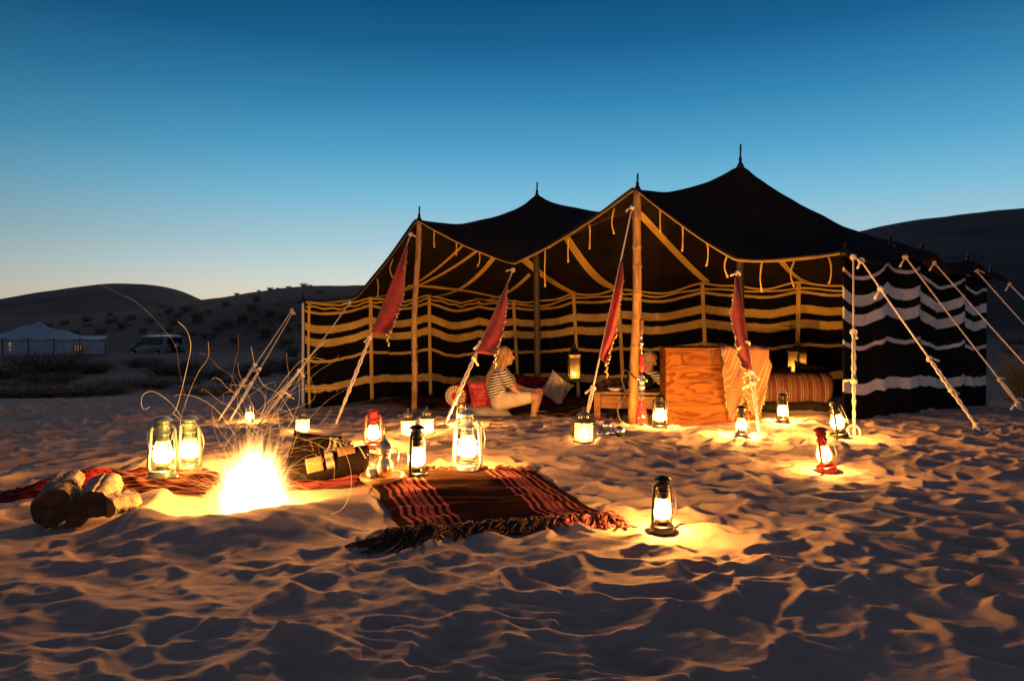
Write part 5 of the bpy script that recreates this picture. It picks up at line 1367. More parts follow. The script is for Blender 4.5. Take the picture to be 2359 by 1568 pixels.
bolster('striped_bolster', 'long bolster ringed with red, orange and yellow stripes right of the scarf', (bx, BD + .1, P(0, 902, BD).z), (XD(1912, BD) - XD(1748, BD)), 44 * BD / F, (0, 0, -.14), mat_bol, seed=1, flat=.95)
cushion('floor_mattress', 'dark floor mattress under the long striped bolster', (bx, BD + .12, gz(bx, BD + .12) + .06), .60, .32, .17, (0, 0, -.14), mat_char_cloth, 3, cat='mattress', pinch=.02)
cushion('back_cushion', 'dark maroon cushion behind the striped bolster, below the square lantern', (XD(1790, 8.5), 8.55, P(0, 872, 8.5).z), .22, .16, .14, (1.2, 0, -.1), mat_dark_red, 5)
cushion('back_cushion', 'black cushion on the striped bolster, in front of the square lantern', (XD(1868, 8.35), 8.35, P(0, 868, 8.35).z), .22, .17, .16, (1.25, .2, -.15), mat_char_cloth, 6)
LB = 9.45
bolster('striped_bolster', 'dim striped bolster in the dark behind the low table', (XD(1425, LB), LB, P(0, 890, LB).z), .50, .14, (0, 0, .3), mat_bol, seed=4)
cushion('white_cushion', 'white cushion tipped on its corner in the dim rear of the tent', (XD(1282, 10.0), 10.0, P(0, 895, 10.0).z), .20, .20, .15, (1.35, .62, .1), mat_cream_cloth, 8)
cushion('back_cushion', 'dark red cushion lying behind the seated woman', (XD(1228, 10.1), 10.15, P(0, 893, 10.1).z), .30, .19, .16, (1.2, .1, .05), mat_dark_red, 9)
cushion('back_cushion', 'dark cushion on the floor at the foot of the inner pole', (XD(1262, 10.2), 10.3, P(0, 925, 10.2).z), .34, .17, .16, (1.2, 0, 0), mat_dark_red, 10)
# seat of the woman: low cream mattress, red satin cushion, round bolster with patterned end
WD = 9.25
cushion('seat_mattress', 'low cream mattress on which the woman in the striped shirt sits', (XD(1105, WD), WD + .1, gz(XD(1105, WD), WD + .1) + .085), .40, .40, .22, (0, 0, .1), mat_cream_cloth, 11, cat='mattress', pinch=.02, wr=.004)
cushion('red_cushion', 'shiny red satin cushion between the woman and the round bolster', (XD(1108, WD), WD - .05, P(0, 908, WD).z), .17, .21, .17, (1.45, -.10, .45), mat_red_satin, 12, wr=.016)
rb_ = bolster('round_bolster', 'red bolster with a round cream and red patterned end facing the camera', (XD(1056, WD + .12), WD + .12, P(0, 910, WD).z), .42, .150, (0, 0, -PI / 2 - .12), M('red_wool', (.30, .025, .028), .85, bmp=.3), seed=6, flat=1.0)
def rosette():
    m, t, b = base_mat('rosette_cloth')
    uv = nd(t, 'ShaderNodeUVMap'); sp = nd(t, 'ShaderNodeSeparateXYZ'); t.links.new(uv.outputs[0], sp.inputs[0])
    ml = nd(t, 'ShaderNodeMath', operation='MULTIPLY'); ml.inputs[1].default_value = 20; t.links.new(sp.outputs[0], ml.inputs[0]); fr = nd(t, 'ShaderNodeMath', operation='FRACT'); t.links.new(ml.outputs[0], fr.inputs[0])
    r1 = rampn(t, fr.outputs[0], [(0, (.03, .015, .012)), (.32, (.72, .58, .34))], 'CONSTANT')
    r2 = rampn(t, sp.outputs[1], [(0, (0, 0, 0)), (.26, (1, 1, 1)), (.50, (0, 0, 0)), (.56, (1, 1, 1)), (.86, (0, 0, 0))], 'CONSTANT')
    mx = nd(t, 'ShaderNodeMix', data_type='RGBA'); t.links.new(r2.outputs[0], mx.inputs[0]); mx.inputs[6].default_value = (.36, .02, .02, 1); t.links.new(r1.outputs[0], mx.inputs[7])
    t.links.new(mx.outputs[2], b.inputs['Base Color']); b.inputs['Roughness'].default_value = .85; return m
mb = MB(); mb.lathe([(.004, .218), (.05, .222), (.10, .224), (.130, .219), (.148, .205)], 40); mb.v = [(z, x, y) for x, y, z in mb.v]
mb.build('patterned_end', rosette(), rb_)
# carpet on the tent floor
mat_carpet = uv_ramp_mat('tent_carpet_wool', 'X', stripes([(.1, .14, (.16, .03, .02)), (.3, .36, (.2, .1, .05)), (.5, .54, (.16, .03, .02)), (.7, .76, (.2, .1, .05))], (.05, .028, .02)))
def floor_q():
    return [TXY(.10, .10), TXY(.70, .14), TXY(.70, .95), TXY(.05, .95)]
FQ = floor_q()
g = thing('floor_carpet', 'dark carpet covering the tent floor, its edge ruffled by the sand', 'carpet', (*TXY(.4, .5), gz(*TXY(.4, .5))))
def fl_fn(a, b):
    p = quad_pt(FQ, a, b); return (p.x, p.y + .05 * math.sin(a * 40) * (1 - b) ** 8, max(gz(p.x, p.y), base_z(p.x, p.y)) + .02 + .025 * (1 - b) ** 20 * math.sin(a * 63) ** 2)
mb = MB(); mb.sheet(fl_fn, 150, 60); mb.build('woven_cloth', mat_carpet, g, world=True, thick=.008)
# ================================================================== PEOPLE
mat_skin = M('skin', (.50, .27, .17), .5, var=.08, scale=20, bmp=.05)
mat_hair = M('blond_hair', (.38, .21, .075), .5, var=.6, scale=14, stretch=(9, 9, .7), bmp=.6, bscale=90)
def shirt_mat():
    m, t, b = base_mat('striped_jersey')
    uv = nd(t, 'ShaderNodeTexCoord'); sp = nd(t, 'ShaderNodeSeparateXYZ'); t.links.new(uv.outputs['Object'], sp.inputs[0])
    n = tex_noise(t, 4, 2); ma = nd(t, 'ShaderNodeMath', operation='MULTIPLY_ADD'); ma.inputs[1].default_value = .05; t.links.new(n.outputs['Fac'], ma.inputs[0]); t.links.new(sp.outputs[2], ma.inputs[2])
    mx_ = nd(t, 'ShaderNodeMath', operation='MULTIPLY_ADD'); mx_.inputs[1].default_value = -.22; t.links.new(sp.outputs[0], mx_.inputs[0]); t.links.new(ma.outputs[0], mx_.inputs[2])
    ml = nd(t, 'ShaderNodeMath', operation='MULTIPLY'); ml.inputs[1].default_value = 27; t.links.new(mx_.outputs[0], ml.inputs[0]); fr = nd(t, 'ShaderNodeMath', operation='FRACT'); t.links.new(ml.outputs[0], fr.inputs[0])
    r = rampn(t, fr.outputs[0], [(0, (.016, .015, .018)), (.5, (.70, .64, .55))], 'CONSTANT'); t.links.new(r.outputs[0], b.inputs['Base Color']); b.inputs['Roughness'].default_value = .9
    n3 = tex_noise(t, 14, 3); bump(t, b, n3.outputs['Fac'], .5, .02); return m
mat_shirt = shirt_mat()
mat_shorts = M('cream_cotton', (.62, .52, .38), .85, var=.1, scale=7, bmp=.7, bscale=12, bdist=.02)
mat_eye = M('eye_dark', (.03, .02, .015), .3, bmp=0)
mat_lip = M('lip', (.42, .14, .11), .5, bmp=0)
def body(name, mb, mat, parent, vox=.008, it=5):
    o = mb.build(name, mat, parent, world=True)
    r = o.modifiers.new('skin_union', 'REMESH'); r.mode = 'VOXEL'; r.voxel_size = vox; r.use_smooth_shade = True
    s = o.modifiers.new('relax', 'SMOOTH'); s.iterations = it; s.factor = .5
    return o
def hand(mb, wrist, direc, palm_n, s=1.0, curl=.5, side=1):
    """palm, four unequal bent fingers and a thumb leaving the side of the palm"""
    d = Vector(direc).normalized(); n = Vector(palm_n); n = (n - d * n.dot(d)).normalized(); w = d.cross(n)
    c = Vector(wrist); k = c + d * .085 * s
    for i in range(4):
        o = (i - 1.5) * .021 * s; mb.cap(c + d * .015 * s + w * o * .7, k + w * o, .014 * s, .0105 * s, 8)
        L = (.066, .076, .071, .056)[i] * s; p = k + w * o * 1.1; dd = d.copy()
        for j, q in enumerate((.45, .32, .25)):
            dd = (dd + n * curl * (.35 + .25 * j)).normalized(); e = p + dd * L * q; mb.cap(p, e, (.0092 - .001 * j) * s, (.0085 - .001 * j) * s, 8); p = e
    t0 = c + d * .03 * s + w * side * .03 * s; t1 = t0 + (d * .6 + w * side * .7 + n * .3).normalized() * .034 * s; t2 = t1 + (d * .95 + n * .35).normalized() * .03 * s
    mb.cap(c + d * .012 * s + w * side * .012 * s, t0, .014 * s, .012 * s, 8); mb.cap(t0, t1, .0115 * s, .010 * s, 8); mb.cap(t1, t2, .010 * s, .008 * s, 8)
PD = 9.2
def Q(u, v, dy=0.0):
    p = P(u, v, PD); return Vector((p.x, p.y + dy, p.z))
wom = thing('person', 'woman with long blond hair, striped T-shirt and cream shorts seated in profile', 'person', Q(1165, 955))
b = MB()
hc = Q(1166, 819)
b.ell(hc + Vector((-.012, 0, .018)), (.094, .074, .100), None, 20, 14)            # skull
b.ell(hc + Vector((.030, 0, -.045)), (.056, .056, .072), None, 16, 12)             # face and jaw
b.cap(hc + Vector((.062, 0, -.096)), hc + Vector((.030, 0, -.098)), .024, .034)     # chin
b.cap(hc + Vector((.082, 0, .012)), hc + Vector((.106, 0, -.036)), .010, .0145)     # nose
b.cap(hc + Vector((.078, -.02, .030)), hc + Vector((.078, .02, .030)), .012, .012)  # brow
for s in (-1, 1): b.ell(hc + Vector((-.008, s * .074, -.020)), (.020, .010, .030), None, 10, 8)   # ears
b.cap(hc + Vector((.080, 0, -.060)), hc + Vector((.080, 0, -.064)), .013, .013)     # lips
b.cap(hc + Vector((-.012, 0, -.07)), Q(1152, 856), .050, .056)                      # neck
b.cap(Q(1152, 868), Q(1148, 900), .105, .10); b.cap(Q(1148, 900), Q(1153, 924), .11, .14)
for s, kn, an_, toe in ((-1, Q(1236, 909, -.20), Q(1227, 952, -.20), Q(1262, 957, -.22)), (1, Q(1243, 906, .14), Q(1234, 950, .12), Q(1268, 955, .10))):
    hip = Q(1158, 921, s * .10)
    b.cap(hip, kn, .095, .060); b.cap(kn, kn + (an_ - kn) * .35, .058, .057); b.cap(kn + (an_ - kn) * .35, an_, .057, .036)
    b.cap(an_ + Vector((-.025, 0, -.02)), an_ + (toe - an_) * .55 + Vector((0, 0, -.01)), .034, .030); b.cap(an_ + (toe - an_) * .5, toe, .030, .020)
    for q in range(5):
        b.cap(toe + Vector((-.02, (q - 2) * .016, -.004)), toe + Vector((.022 - .005 * abs(q - 1), (q - 2) * .018, -.010)), .010, .008, 8)
# near arm rests on the thigh, far arm reaches forward to the knee
sh = Q(1158, 858, -.165); el = Q(1184, 893, -.215); wr_ = Q(1203, 907, -.16)
b.cap(sh, el, .048, .038); b.cap(el, wr_, .038, .026); hand(b, wr_, Q(1222, 909, -.15) - wr_, Vector((0, .2, -1)), 1.0, .35, 1)
sh2 = Q(1160, 858, .16); el2 = Q(1188, 892, .2); wr2 = Q(1214, 900, .12)
b.cap(sh2, el2, .048, .038); b.cap(el2, wr2, .038, .026); hand(b, wr2, Q(1236, 905, .10) - wr2, Vector((0, -.2, -1)), 1.0, .35, -1)
body('body', b, mat_skin, wom, .0065, 4)
for s in (-1, 1):
    m_ = MB(); m_.ell(hc + Vector((.083, s * .030, .008)), (.006, .012, .007), None, 8, 6); m_.build('eye', mat_eye, wom, world=True)
m_ = MB(); m_.cap(hc + Vector((.094, -.018, -.062)), hc + Vector((.094, .018, -.062)), .0055, .0055, 8); m_.build('mouth', mat_lip, wom, world=True)
b = MB()
b.cap(Q(1153, 862, -.10), Q(1153, 862, .10), .088, .088); b.cap(Q(1152, 870, -.06), Q(1143, 902, -.05), .128, .125); b.cap(Q(1152, 870, .06), Q(1143, 902, .05), .128, .125)
b.cap(Q(1148, 900), Q(1152, 918), .12, .132); b.cap(Q(1146, 902, -.05), Q(1149, 924, -.08), .12, .115); b.cap(Q(1146, 902, .05), Q(1149, 924, .08), .12, .115)
b.ell(Q(1166, 876, -.075), (.07, .075, .075)); b.ell(Q(1166, 876, .075), (.07, .075, .075))
for a_, c_ in ((sh, el), (sh2, el2)): b.cap(a_ + Vector((0, 0, .008)), a_ + (c_ - a_) * .60, .066, .070)
body('striped_shirt', b, mat_shirt, wom, .009, 5)
b = MB()
b.cap(Q(1152, 916, -.07), Q(1152, 916, .07), .132, .132); b.cap(Q(1149, 924, -.10), Q(1149, 924, .10), .112, .112)
for s, kn in ((-1, Q(1236, 909, -.20)), (1, Q(1243, 906, .14))):
    hip = Q(1158, 921, s * .10); b.cap(hip, hip + (kn - hip) * .74, .122, .084)
o = body('shorts', b, mat_shorts, wom, .010, 4)
b = MB()
b.ell(hc + Vector((-.026, 0, .030)), (.096, .088, .102), None, 20, 14)
b.cap(hc + Vector((-.05, 0, -.02)), Q(1146, 846, 0), .088, .086); b.cap(Q(1147, 846, 0), Q(1133, 868, .0), .086, .082); b.cap(Q(1133, 868), Q(1126, 890), .082, .062); b.cap(Q(1126, 890), Q(1121, 912), .062, .022)
for s in (-1, 1): b.cap(hc + Vector((.0, s * .068, .0)), Q(1155, 848, s * .085), .034, .036); b.cap(Q(1155, 848, s * .085), Q(1144, 872, s * .09), .036, .022)
hr = body('hair', b, mat_hair, wom, .010, 4)
rh = random.Random(4); b = MB()
for k in range(90):
    s = rh.uniform(-1, 1); a0 = hc + Vector((rh.uniform(-.06, .05), s * .085, rh.uniform(.02, .10))); a1 = Q(1150 - rh.uniform(0, 8), 842, s * .095); a2 = Q(1134 + rh.uniform(-6, 8), 868, s * .09); a3 = Q(1124 + rh.uniform(-5, 12), rh.uniform(880, 912), s * .06)
    b.tube(smooth_path([a0, a1, a2, a3], 5), [.006] * 12 + [.005, .004, .003, .002], 5)
o = b.build('hair_strands', mat_hair, wom, world=True)
b = MB()
for y in (-.21, .11):
    p = Q(1244, 962, y); b.box(p, (.13, .045, .010)); 
    b.tube([p + Vector((.03, -.045, .01)), p + Vector((.045, -.02, .05)), p + Vector((.05, .02, .05)), p + Vector((.03, .045, .01))], .008, 6)
b.build('sandals', mat_leather, wom, world=True, smooth=False)

# second person: lounging behind the table
PD2 = 8.95
def Q2(u, v, dy=0.0):
    p = P(u, v, PD2); return Vector((p.x, p.y + dy, p.z))
man = thing('person', 'blond curly haired person lounging behind the low table, arm in a striped sleeve', 'person', Q2(1470, 950))
h2 = Q2(1496, 833); fw = Vector((-.45, -.89, 0)).normalized(); sd = Vector((fw.y, -fw.x, 0))
b = MB()
b.ell(h2 + Vector((0, 0, .02)), (.082, .088, .10), None, 18, 12); b.ell(h2 + fw * .028 + Vector((0, 0, -.045)), (.058, .060, .072), None, 16, 10)
b.cap(h2 + fw * .062 + Vector((0, 0, -.098)), h2 + fw * .03 + Vector((0, 0, -.10)), .024, .034); b.cap(h2 + fw * .086 + Vector((0, 0, .012)), h2 + fw * .108 + Vector((0, 0, -.034)), .010, .015)
b.cap(h2 + fw * .078 - sd * .022 + Vector((0, 0, .03)), h2 + fw * .078 + sd * .022 + Vector((0, 0, .03)), .012, .012)
b.cap(h2 + fw * .082 + Vector((0, 0, -.062)), h2 + fw * .082 + Vector((0, 0, -.066)), .013, .013)
for s in (-1, 1): b.ell(h2 + sd * s * .084 + Vector((0, 0, -.02)), (.014, .014, .03), None, 10, 8)
b.cap(h2 + Vector((0, .01, -.08)), Q2(1488, 866, .02), .052, .06); b.cap(Q2(1484, 880, .05), Q2(1462, 925, .1), .12, .12)
sA = Q2(1514, 868, -.05); eA = Q2(1540, 896, -.2); wA = Q2(1532, 890, -.42)
b.cap(sA, eA, .048, .04); b.cap(eA, wA, .04, .028); hand(b, wA, Vector((-.7, -.3, -.1)), Vector((0, 0, -1)), 1, .4, 1)
sB = Q2(1456, 872, .02); eB = Q2(1432, 905, -.12); wB = Q2(1448, 912, -.36)
b.cap(sB, eB, .048, .04); b.cap(eB, wB, .04, .028); hand(b, wB, Vector((.8, -.4, -.05)), Vector((0, 0, -1)), 1, .4, -1)
for s in (-1, 1):
    hp = Q2(1458 + s * 14, 930, .08); kn = Q2(1430 + s * 22, 918, -.30); an_ = Q2(1420 + s * 25, 952, -.5)
    b.cap(hp, kn, .09, .06); b.cap(kn, an_, .055, .038); b.cap(an_, an_ + Vector((0, -.14, -.02)), .034, .026)
body('body', b, mat_skin, man, .0075, 4)
for s in (-1, 1):
    m_ = MB(); m_.ell(h2 + fw * .084 + sd * s * .030 + Vector((0, 0, .008)), (.010, .010, .007), None, 8, 6); m_.build('eye', mat_eye, man, world=True)
m_ = MB(); m_.cap(h2 + fw * .095 - sd * .018 + Vector((0, 0, -.064)), h2 + fw * .095 + sd * .018 + Vector((0, 0, -.064)), .0055, .0055, 8); m_.build('mouth', mat_lip, man, world=True)
b = MB(); b.cap(Q2(1506, 866, .03), Q2(1474, 868, .05), .085, .085); b.cap(Q2(1488, 874, .05), Q2(1466, 925, .1), .13, .14)
b.cap(sA, sA + (eA - sA) * .98, .068, .06); b.cap(sB, eB, .068, .058)
body('striped_shirt', b, mat_shirt, man, .010, 5)
b = MB(); b.cap(Q2(1484, 880, -.02), Q2(1462, 925, .02), .12, .135); b.cap(Q2(1458, 868, -.01), Q2(1436, 905, -.1), .078, .07)
b.cap(Q2(1458, 868, .0), Q2(1480, 872, .0), .08, .09)
body('dark_jacket', b, mat_char_cloth, man, .011, 5)
b = MB()
for s in (-1, 1):
    hp = Q2(1458 + s * 14, 930, .08); kn = Q2(1430 + s * 22, 918, -.30); an_ = Q2(1420 + s * 25, 952, -.5); b.cap(hp, kn, .105, .075); b.cap(kn, kn + (an_ - kn) * .9, .072, .055)
body('trousers', b, mat_char_cloth, man, .011, 4)
b = MB(); rh = random.Random(6)
for k in range(70):
    th_ = rh.uniform(0, 2 * PI); ph_ = rh.uniform(-.1, 1.4); dv = Vector((math.cos(th_) * math.cos(ph_), math.sin(th_) * math.cos(ph_), math.sin(ph_)))
    if dv.dot(fw) > .55 and dv.z < .55: continue
    b.ell(h2 + Vector((dv.x * .088, dv.y * .092, .025 + dv.z * .098)), (.026,) * 3, None, 8, 6)
body('hair', b, mat_hair, man, .007, 1)
# ================================================================== FAR TENTS, CAR, SHRUBS
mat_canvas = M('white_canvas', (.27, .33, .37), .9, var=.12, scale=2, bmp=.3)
mat_lit = emis('lit_window', (1, .5, .16), .08)
def gfar(x, y): return float(ground_fn(np.array([float(x)]), np.array([float(y)]))[0])
TDd = 44.0
pxm = TDd / F
def far_tent(label, peaks, eave_v, base_v, u0, u1, d, depth):
    g = thing('white_tent', label, 'tent', (XD((u0 + u1) / 2, d), d, P(0, base_v, d).z))
    def crest(u):
        pts = [(u0, eave_v)] + peaks + [(u1, eave_v + 2)]
        for (a, va), (b_, vb) in zip(pts[:-1], pts[1:]):
            if a <= u <= b_:
                f = (u - a) / (b_ - a); return va + (vb - va) * f + (abs(vb - va) * .22 + 2.0) * math.sin(PI * f)
        return eave_v
    def roof(a, b_):
        u = u0 + (u1 - u0) * a; q = 1 - abs(2 * b_ - 1); q = q ** 1.5
        ev = eave_v + 2.2 * math.sin(a * PI * 5) ** 2 * (1 if b_ < .5 else 0)
        v = ev + (crest(u) - ev) * q; p = P(u, v, d); return (p.x * (1 + depth * b_ / d), d + depth * b_, p.z)
    mb = MB(); mb.sheet(roof, 60, 16); mb.build('roof', mat_canvas, g, world=True, thick=.04)
    zb = P(0, base_v, d).z
    def wallf(a, b_):
        u = u0 + 3 + (u1 - u0 - 6) * a; p = P(u, eave_v + 3, d); return (p.x, d + .12 + .05 * math.sin(a * 60), p.z + (zb - .5 - p.z) * b_)
    mb = MB(); mb.sheet(wallf, 60, 8); mb.build('front_wall', mat_canvas, g, world=True, thick=.03)
    for s, uu in ((0, u0 + 3), (1, u1 - 3)):
        p = P(uu, eave_v + 3, d); mb = MB(); mb.sheet(lambda a, b_: (p.x * (1 + depth * a / d), d + .15 + (depth - .3) * a, p.z + (zb - .5 - p.z) * b_), 8, 6); mb.build('end_wall', mat_canvas, g, world=True, thick=.03)
    for k in range(6):
        u = u0 + 4 + (u1 - u0 - 8) * k / 5; p = P(u, eave_v - 3, d); mb = MB(); mb.tube([(p.x, d + .06, zb - .5), (p.x, d + .06, p.z)], .04, 6); mb.build('pole', mat_dark_wood, g, world=True)
    return g
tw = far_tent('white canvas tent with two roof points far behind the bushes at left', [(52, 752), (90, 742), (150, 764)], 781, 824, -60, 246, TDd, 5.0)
def lit(u0, v0, u1, v1, bars=True):
    p = P((u0 + u1) / 2, (v0 + v1) / 2, TDd - .02); hw, hh = (u1 - u0) / 2 * pxm, (v1 - v0) / 2 * pxm
    mb = MB(); mb.box(p, (hw, .02, hh)); mb.build('lit_window', mat_lit, tw, world=True, smooth=False)
    if bars:
        mb = MB(); 
        for k in range(4): mb.box(p + Vector((-hw + 2 * hw * k / 3, -.04, 0)), (.035, .02, hh))
        for k in range(3): mb.box(p + Vector((0, -.045, -hh + hh * k)), (hw, .018, .03))
        mb.build('window_lattice', mat_dark_wood, tw, world=True, smooth=False)
lit(171, 795, 190, 809); lit(20, 788, 24, 798, False); lit(21, 802, 24, 808, False)

# car
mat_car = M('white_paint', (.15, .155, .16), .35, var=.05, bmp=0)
mat_glass_dark = M('tinted_window', (.008, .012, .016), .25, bmp=0, spec=.15)
mat_tyre = M('tyre', (.015, .015, .015), .8, bmp=.2)
CDn = 52.0
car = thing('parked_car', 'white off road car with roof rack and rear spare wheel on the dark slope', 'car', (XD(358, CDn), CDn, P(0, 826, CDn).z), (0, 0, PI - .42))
# local x forward, car 4.4 long 1.75 wide 1.8 high
prof = [(-2.1, .45), (-2.12, .95), (-2.05, 1.05), (-1.98, 1.70), (-1.85, 1.78), (.35, 1.76), (.55, 1.70), (1.05, 1.16), (1.2, 1.08), (2.05, .98), (2.18, .85), (2.2, .50), (2.1, .42)]
mb = MB(); n = len(prof)
def yw(z): return .86 if z < 1.06 else .86 - (z - 1.06) * .16
ys = [(-1, 1.0), (1, 1.0)]
vs = [(x, -yw(z), z) for x, z in prof] + [(x, yw(z), z) for x, z in prof]
fs = [(i, (i + 1) % n, n + (i + 1) % n, n + i) for i in range(n)] + [tuple(range(n - 1, -1, -1)), tuple(range(n, 2 * n))]
mb.add(vs, fs); o = mb.build('body', mat_car, car, smooth=False); bv = o.modifiers.new('bevel', 'BEVEL'); bv.width = .05; bv.segments = 2
for s in (-1, 1):
    for x0, x1, x2, x3 in ((.10, .98, .42, .10), (-.85, .02, .02, -.85), (-1.88, -.95, -.95, -1.82)):
        z0, z1 = 1.12, 1.64; y0, y1 = yw(z0) + .012, yw(z1) + .012
        mb = MB(); q = [(x0, s * y0, z0), (x1, s * y0, z0), (x2, s * y1, z1), (x3, s * y1, z1)]
        mb.add(q + [(a, b_ - s * .03, c) for a, b_, c in q], [(0, 1, 2, 3), (7, 6, 5, 4), (0, 4, 5, 1), (1, 5, 6, 2), (2, 6, 7, 3), (3, 7, 4, 0)]); mb.build('side_window', mat_glass_dark, car, smooth=False)
    for x in (-1.3, 1.35):
        w = MB(); w.lathe([(.10, -.11), (.34, -.11), (.38, -.07), (.38, .07), (.34, .11), (.10, .11)], 24, (x, s * .80, .38), Matrix.Rotation(PI / 2, 3, 'X')); wo = w.build('wheel', mat_tyre, car)
        w = MB(); w.lathe([(.0, .0), (.20, 0), (.22, .02), (.0, .03)], 18, (x, s * .915, .38), Matrix.Rotation(-s * PI / 2, 3, 'X')); w.build('rim', mat_galv, wo)
    mb = MB(); mb.box((.95, s * .98, 1.2), (.06, .10, .09)); mb.build('wing_mirror', mat_car, car, smooth=False)
    mb = MB(); mb.box((2.17, s * .62, .78), (.04, .13, .09)); mb.build('headlight', mat_glass_dark, car, smooth=False)
    mb = MB(); mb.box((-.5, s * .885, .98), (.09, .012, .02)); mb.build('door_handle', mat_tyre, car, smooth=False)
mb = MB(); z = 1.9
for s in (-1, 1): mb.box((-.6, s * .6, z), (1.0, .025, .025))
for k in range(6): mb.box((-1.5 + .36 * k, 0, z + .0), (.02, .59, .02))
for sx in (-1.4, .2):
    for s in (-1, 1): mb.box((sx, s * .6, z - .07), (.02, .02, .06))
mb.build('roof_rack', mat_black_metal, car, smooth=False)
mb = MB(); mb.lathe([(.12, -.10), (.34, -.10), (.37, -.06), (.37, .06), (.34, .10), (.12, .10)], 24, (-2.26, .1, 1.05), Matrix.Rotation(PI / 2, 3, 'Y')); sw = mb.build('spare_wheel', mat_tyre, car)
mb = MB(); mb.lathe([(0, 0), (.2, 0), (.22, .02), (0, .04)], 18, (-2.37, .1, 1.05), Matrix.Rotation(-PI / 2, 3, 'Y')); mb.build('rim', mat_galv, sw)
mb = MB(); mb.box((-2.16, 0, .55), (.06, .80, .10)); mb.box((2.24, 0, .55), (.06, .80, .10)); mb.build('bumper', mat_black_metal, car, smooth=False)
mb = MB(); mb.box((-2.09, 0, 1.40), (.02, .62, .2), Matrix.Rotation(-.1, 3, 'Y')); mb.build('rear_window', mat_glass_dark, car, smooth=False)
mb = MB(); q = [(1.07, -.70, 1.17), (1.07, .70, 1.17), (.60, .62, 1.67), (.60, -.62, 1.67)]; mb.add(q + [(x - .03, y, z - .03) for x, y, z in q], [(0, 1, 2, 3), (7, 6, 5, 4), (0, 4, 5, 1), (1, 5, 6, 2), (2, 6, 7, 3), (3, 7, 4, 0)]); mb.build('windscreen', mat_glass_dark, car, smooth=False)

# shrubs: wiry desert bushes of many thin stems and leaves
mat_leaf = M('dry_leaf', (.20, .17, .12), .9, var=.4, scale=6, bmp=0)
mat_leaf2 = M('pale_dry_leaf', (.16, .14, .085), .9, var=.35, scale=6, bmp=0)
mat_twig = M('twig_wood', (.09, .07, .05), .9, var=.3, bmp=0)
def bush_meshes(seed, n, w=1.0, h=.7, leaf=.05, upright=.3):
    rb2 = random.Random(seed); L = MB(); S = MB()
    for k in range(n):
        a = rb2.uniform(0, 2 * PI); r0 = rb2.uniform(0, .25) * w; out = rb2.uniform(.1, .5) * w; hh = h * rb2.uniform(.45, 1.0) * (1 - .5 * (out / w) ** 1.4)
        p0 = Vector((r0 * math.cos(a), r0 * math.sin(a), -.05)); p2 = Vector(((r0 + out) * math.cos(a + .3), (r0 + out) * math.sin(a + .3), hh)); p1 = (p0 + p2) * .5 + Vector((rb2.uniform(-.06, .06), rb2.uniform(-.06, .06), hh * .18))
        pts = smooth_path([p0, p1, p2], 3)
        if k % 3 == 0: S.tube(pts, [.008 * w] * 4 + [.004 * w] * 3, 4, caps=False)
        for q in range(7):
            f = rb2.uniform(.25, 1); c = pts[min(int(f * 6), 6)] + Vector((rb2.gauss(0, .06 * w), rb2.gauss(0, .06 * w), rb2.gauss(0, .045 * w)))
            d = Vector((rb2.uniform(-1, 1), rb2.uniform(-1, 1), rb2.uniform(-.2, 1) + upright)).normalized(); s = d.cross(Vector((rb2.uniform(-1, 1), rb2.uniform(-1, 1), rb2.uniform(-1, 1)))).normalized(); l = leaf * rb2.uniform(.7, 1.6)
            L.add([c, c + d * l * .5 + s * l * .16, c + d * l, c + d * l * .5 - s * l * .16], [(0, 1, 2, 3)])
    return L, S
PROTO = []
for sd_, n_, lf_ in ((1, 170, .075), (2, 190, .06), (3, 150, .09), (4, 620, .028), (5, 560, .032)):
    L, S = bush_meshes(sd_, n_, 1.0, .62, lf_)
    g = thing('desert_shrub', 'x', 'shrub', (0, 0, 0), group='shrubs dotted over the dark hillside'); L.build('foliage', mat_leaf, g, smooth=False); S.build('stems', mat_twig, g)
    PROTO.append([g, False])
def place_bush(proto, x, y, z, s, rz, label, group=None, sz=1.0):
    g, used = PROTO[proto]
    if not used: PROTO[proto][1] = True; r = g
    else:
        r = g.copy(); SC.collection.objects.link(r)
        for c in g.children:
            k = c.copy(); SC.collection.objects.link(k); k.parent = r
    r.location = (x, y, z); r.scale = (s, s, s * sz); r.rotation_euler = (0, 0, rz); r['label'] = label
    if group: r['group'] = group
    return r
def bush_uv(i, u, v, d, wpx, label, group=None, sz=1.0):
    x = XD(u, d); s = wpx * d / F; return place_bush(i % 3, x, d, gfar(x, d) - .04 * s, s, i * 1.7, label, group, sz)
# distances on the mid hill are found by marching the sight line to the terrain
def hit(u, v, d0=18, d1=130):
    d = d0
    while d < d1:
        x = XD(u, d); 
        if VH - (gfar(x, d) - HC) / d * F < v: return d
        d *= 1.01
    return None
HILL = 'shrubs dotted over the dark hillside'; HL = 'low dark shrub on the dune slope behind the camp'
spots = [(372, 706, 26), (430, 715, 34), (300, 735, 24), (255, 742, 30), (345, 738, 22), (402, 745, 30), (455, 738, 36), (520, 700, 22), (580, 712, 34), (560, 735, 44), (620, 722, 30), (655, 735, 38), (690, 745, 26), (500, 760, 34), (610, 770, 44),
         (540, 780, 30), (470, 772, 24), (660, 790, 40), (700, 690, 22), (740, 672, 18), (770, 700, 24), (280, 752, 26), (230, 762, 34), (330, 762, 24), (590, 690, 18), (640, 700, 20), (480, 720, 22), (675, 815, 36), (525, 745, 26), (410, 728, 22), (150, 745, 22), (200, 738, 26), (110, 752, 24)]
rsp = random.Random(21)
for k in range(46):                                        # smaller ones between, gathered along a few bands of the slope
    band = rsp.choice((716, 724, 740, 752, 768)); spots.append((rsp.uniform(170, 695), band + rsp.gauss(0, 7), rsp.uniform(8, 22)))
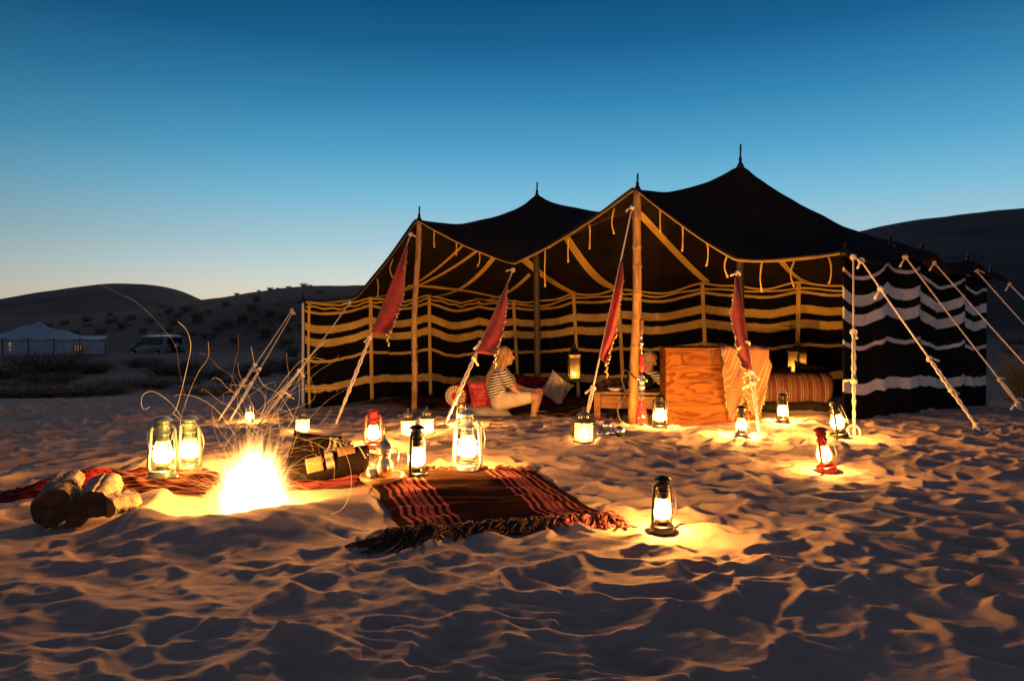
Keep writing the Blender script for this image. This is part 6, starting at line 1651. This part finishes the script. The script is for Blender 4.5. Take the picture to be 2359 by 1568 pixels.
for i, (u, v, w_) in enumerate(spots):
    d = hit(u, v + 4)
    if d: place_bush((i * 2 + i // 3) % 3, XD(u, d), d, gfar(XD(u, d), d) - .06, w_ * d / F * rsp.uniform(.7, 1.05), i * 1.7, 'low dark shrub on the dune slope ' + ('behind the white tent' if u < 265 else 'above the parked car' if u < 440 else 'between the parked car and the guy ropes' if u < 560 else 'close to the left corner of the black tent'), HILL, rsp.uniform(.7, 1.5))
for i, (u, v, w_) in enumerate(((545, 681, 12), (470, 692, 9), (622, 664, 14), (665, 660, 12), (700, 657, 20), (715, 657, 10), (640, 663, 9), (596, 670, 10))):
    x = XD(u, 113); place_bush(i % 3, x, 113, gfar(x, 113) - .1, w_ * 113 / F, i, 'small shrub standing on the skyline of the middle dune', 'shrubs along the skyline', .9)
# bushes on the flat at left
NB = [(60, 928, 12.5, 190, .34, 'broad flat scrub patch low on the left plain'), (215, 915, 13.5, 170, .30, 'flat scrub patch left of the twin lanterns, farther back'), (480, 918, 12.5, 150, .34, 'flat scrub patch just behind the small distant lantern ropes'), (345, 898, 15, 140, .32, 'flat scrub patch below the parked car'),
      (110, 880, 24, 170, .62, 'big dark bush hiding the front of the white tent'), (205, 862, 26, 110, .5, 'mid sized bush at the right of the white tent'), (400, 852, 24, 130, .55, 'low wide bush in front of the parked car'),
      (330, 838, 30, 80, .55, 'small bush beneath the bonnet of the parked car'), (20, 870, 22, 90, .6, 'low bush at the left picture edge'), (480, 862, 22, 90, .5, 'low bush between the car and the rope pegs'),
      (110, 905, 18, 130, .42, 'flat pale bush nearest on the left plain'), (270, 925, 15, 110, .35, 'flat dry bush on the sand left of the fire'), (590, 850, 24, 100, .6, 'dark bush seen between the guy ropes'), (430, 905, 17, 90, .4, 'dry bush behind the twin lanterns'),
      (650, 840, 28, 90, .6, 'dark bush beside the left tent wall'), (30, 915, 17, 80, .4, 'flat dry bush low at the left edge'), (535, 885, 19, 70, .45, 'small dry bush behind the rope knots')]
for i, (u, v, d, w_, sz, lb) in enumerate(NB): place_bush(3 + i % 2, XD(u, d), d, gfar(XD(u, d), d) - .03, w_ * d / F, i * 1.7, lb, 'bushes on the flat ground at left', sz)
# grass tuft at right
gx_, gy_ = XD(2362, 9.0), 9.0; gzz_ = float(gz(gx_, gy_)) if gx_ < 13 else 0
g = thing('grass_tuft', 'tall dry grass tuft at the right edge beyond the striped wall', 'grass tuft', (gx_, gy_, gzz_))
rb3 = random.Random(8); mb = MB()
for k in range(420):
    a = rb3.uniform(0, 2 * PI); r = rb3.uniform(0, .16); p0 = Vector((r * math.cos(a), r * math.sin(a), -.02)); L_ = rb3.uniform(.3, .72); o_ = rb3.uniform(.05, .45)
    p1 = p0 + Vector((o_ * .35 * math.cos(a), o_ * .35 * math.sin(a), L_ * .6)); p2 = p0 + Vector((o_ * math.cos(a), o_ * math.sin(a), L_))
    mb.tube(smooth_path([p0, p1, p2], 3), [.0030, .0030, .0028, .0024, .002, .0015, .0008], 3, caps=False)
mb.build('blades', M('dry_grass', (.20, .17, .08), .8, var=.3, bmp=0), g)
for i, (u, v, d, w_) in enumerate(((2345, 770, 20, 60), (2330, 800, 16, 40))):
    bush_uv(i, u, v, d, w_, ('dark shrub at the foot of the big right dune', 'smaller shrub beside the rear end of the striped wall')[i], None, .7)
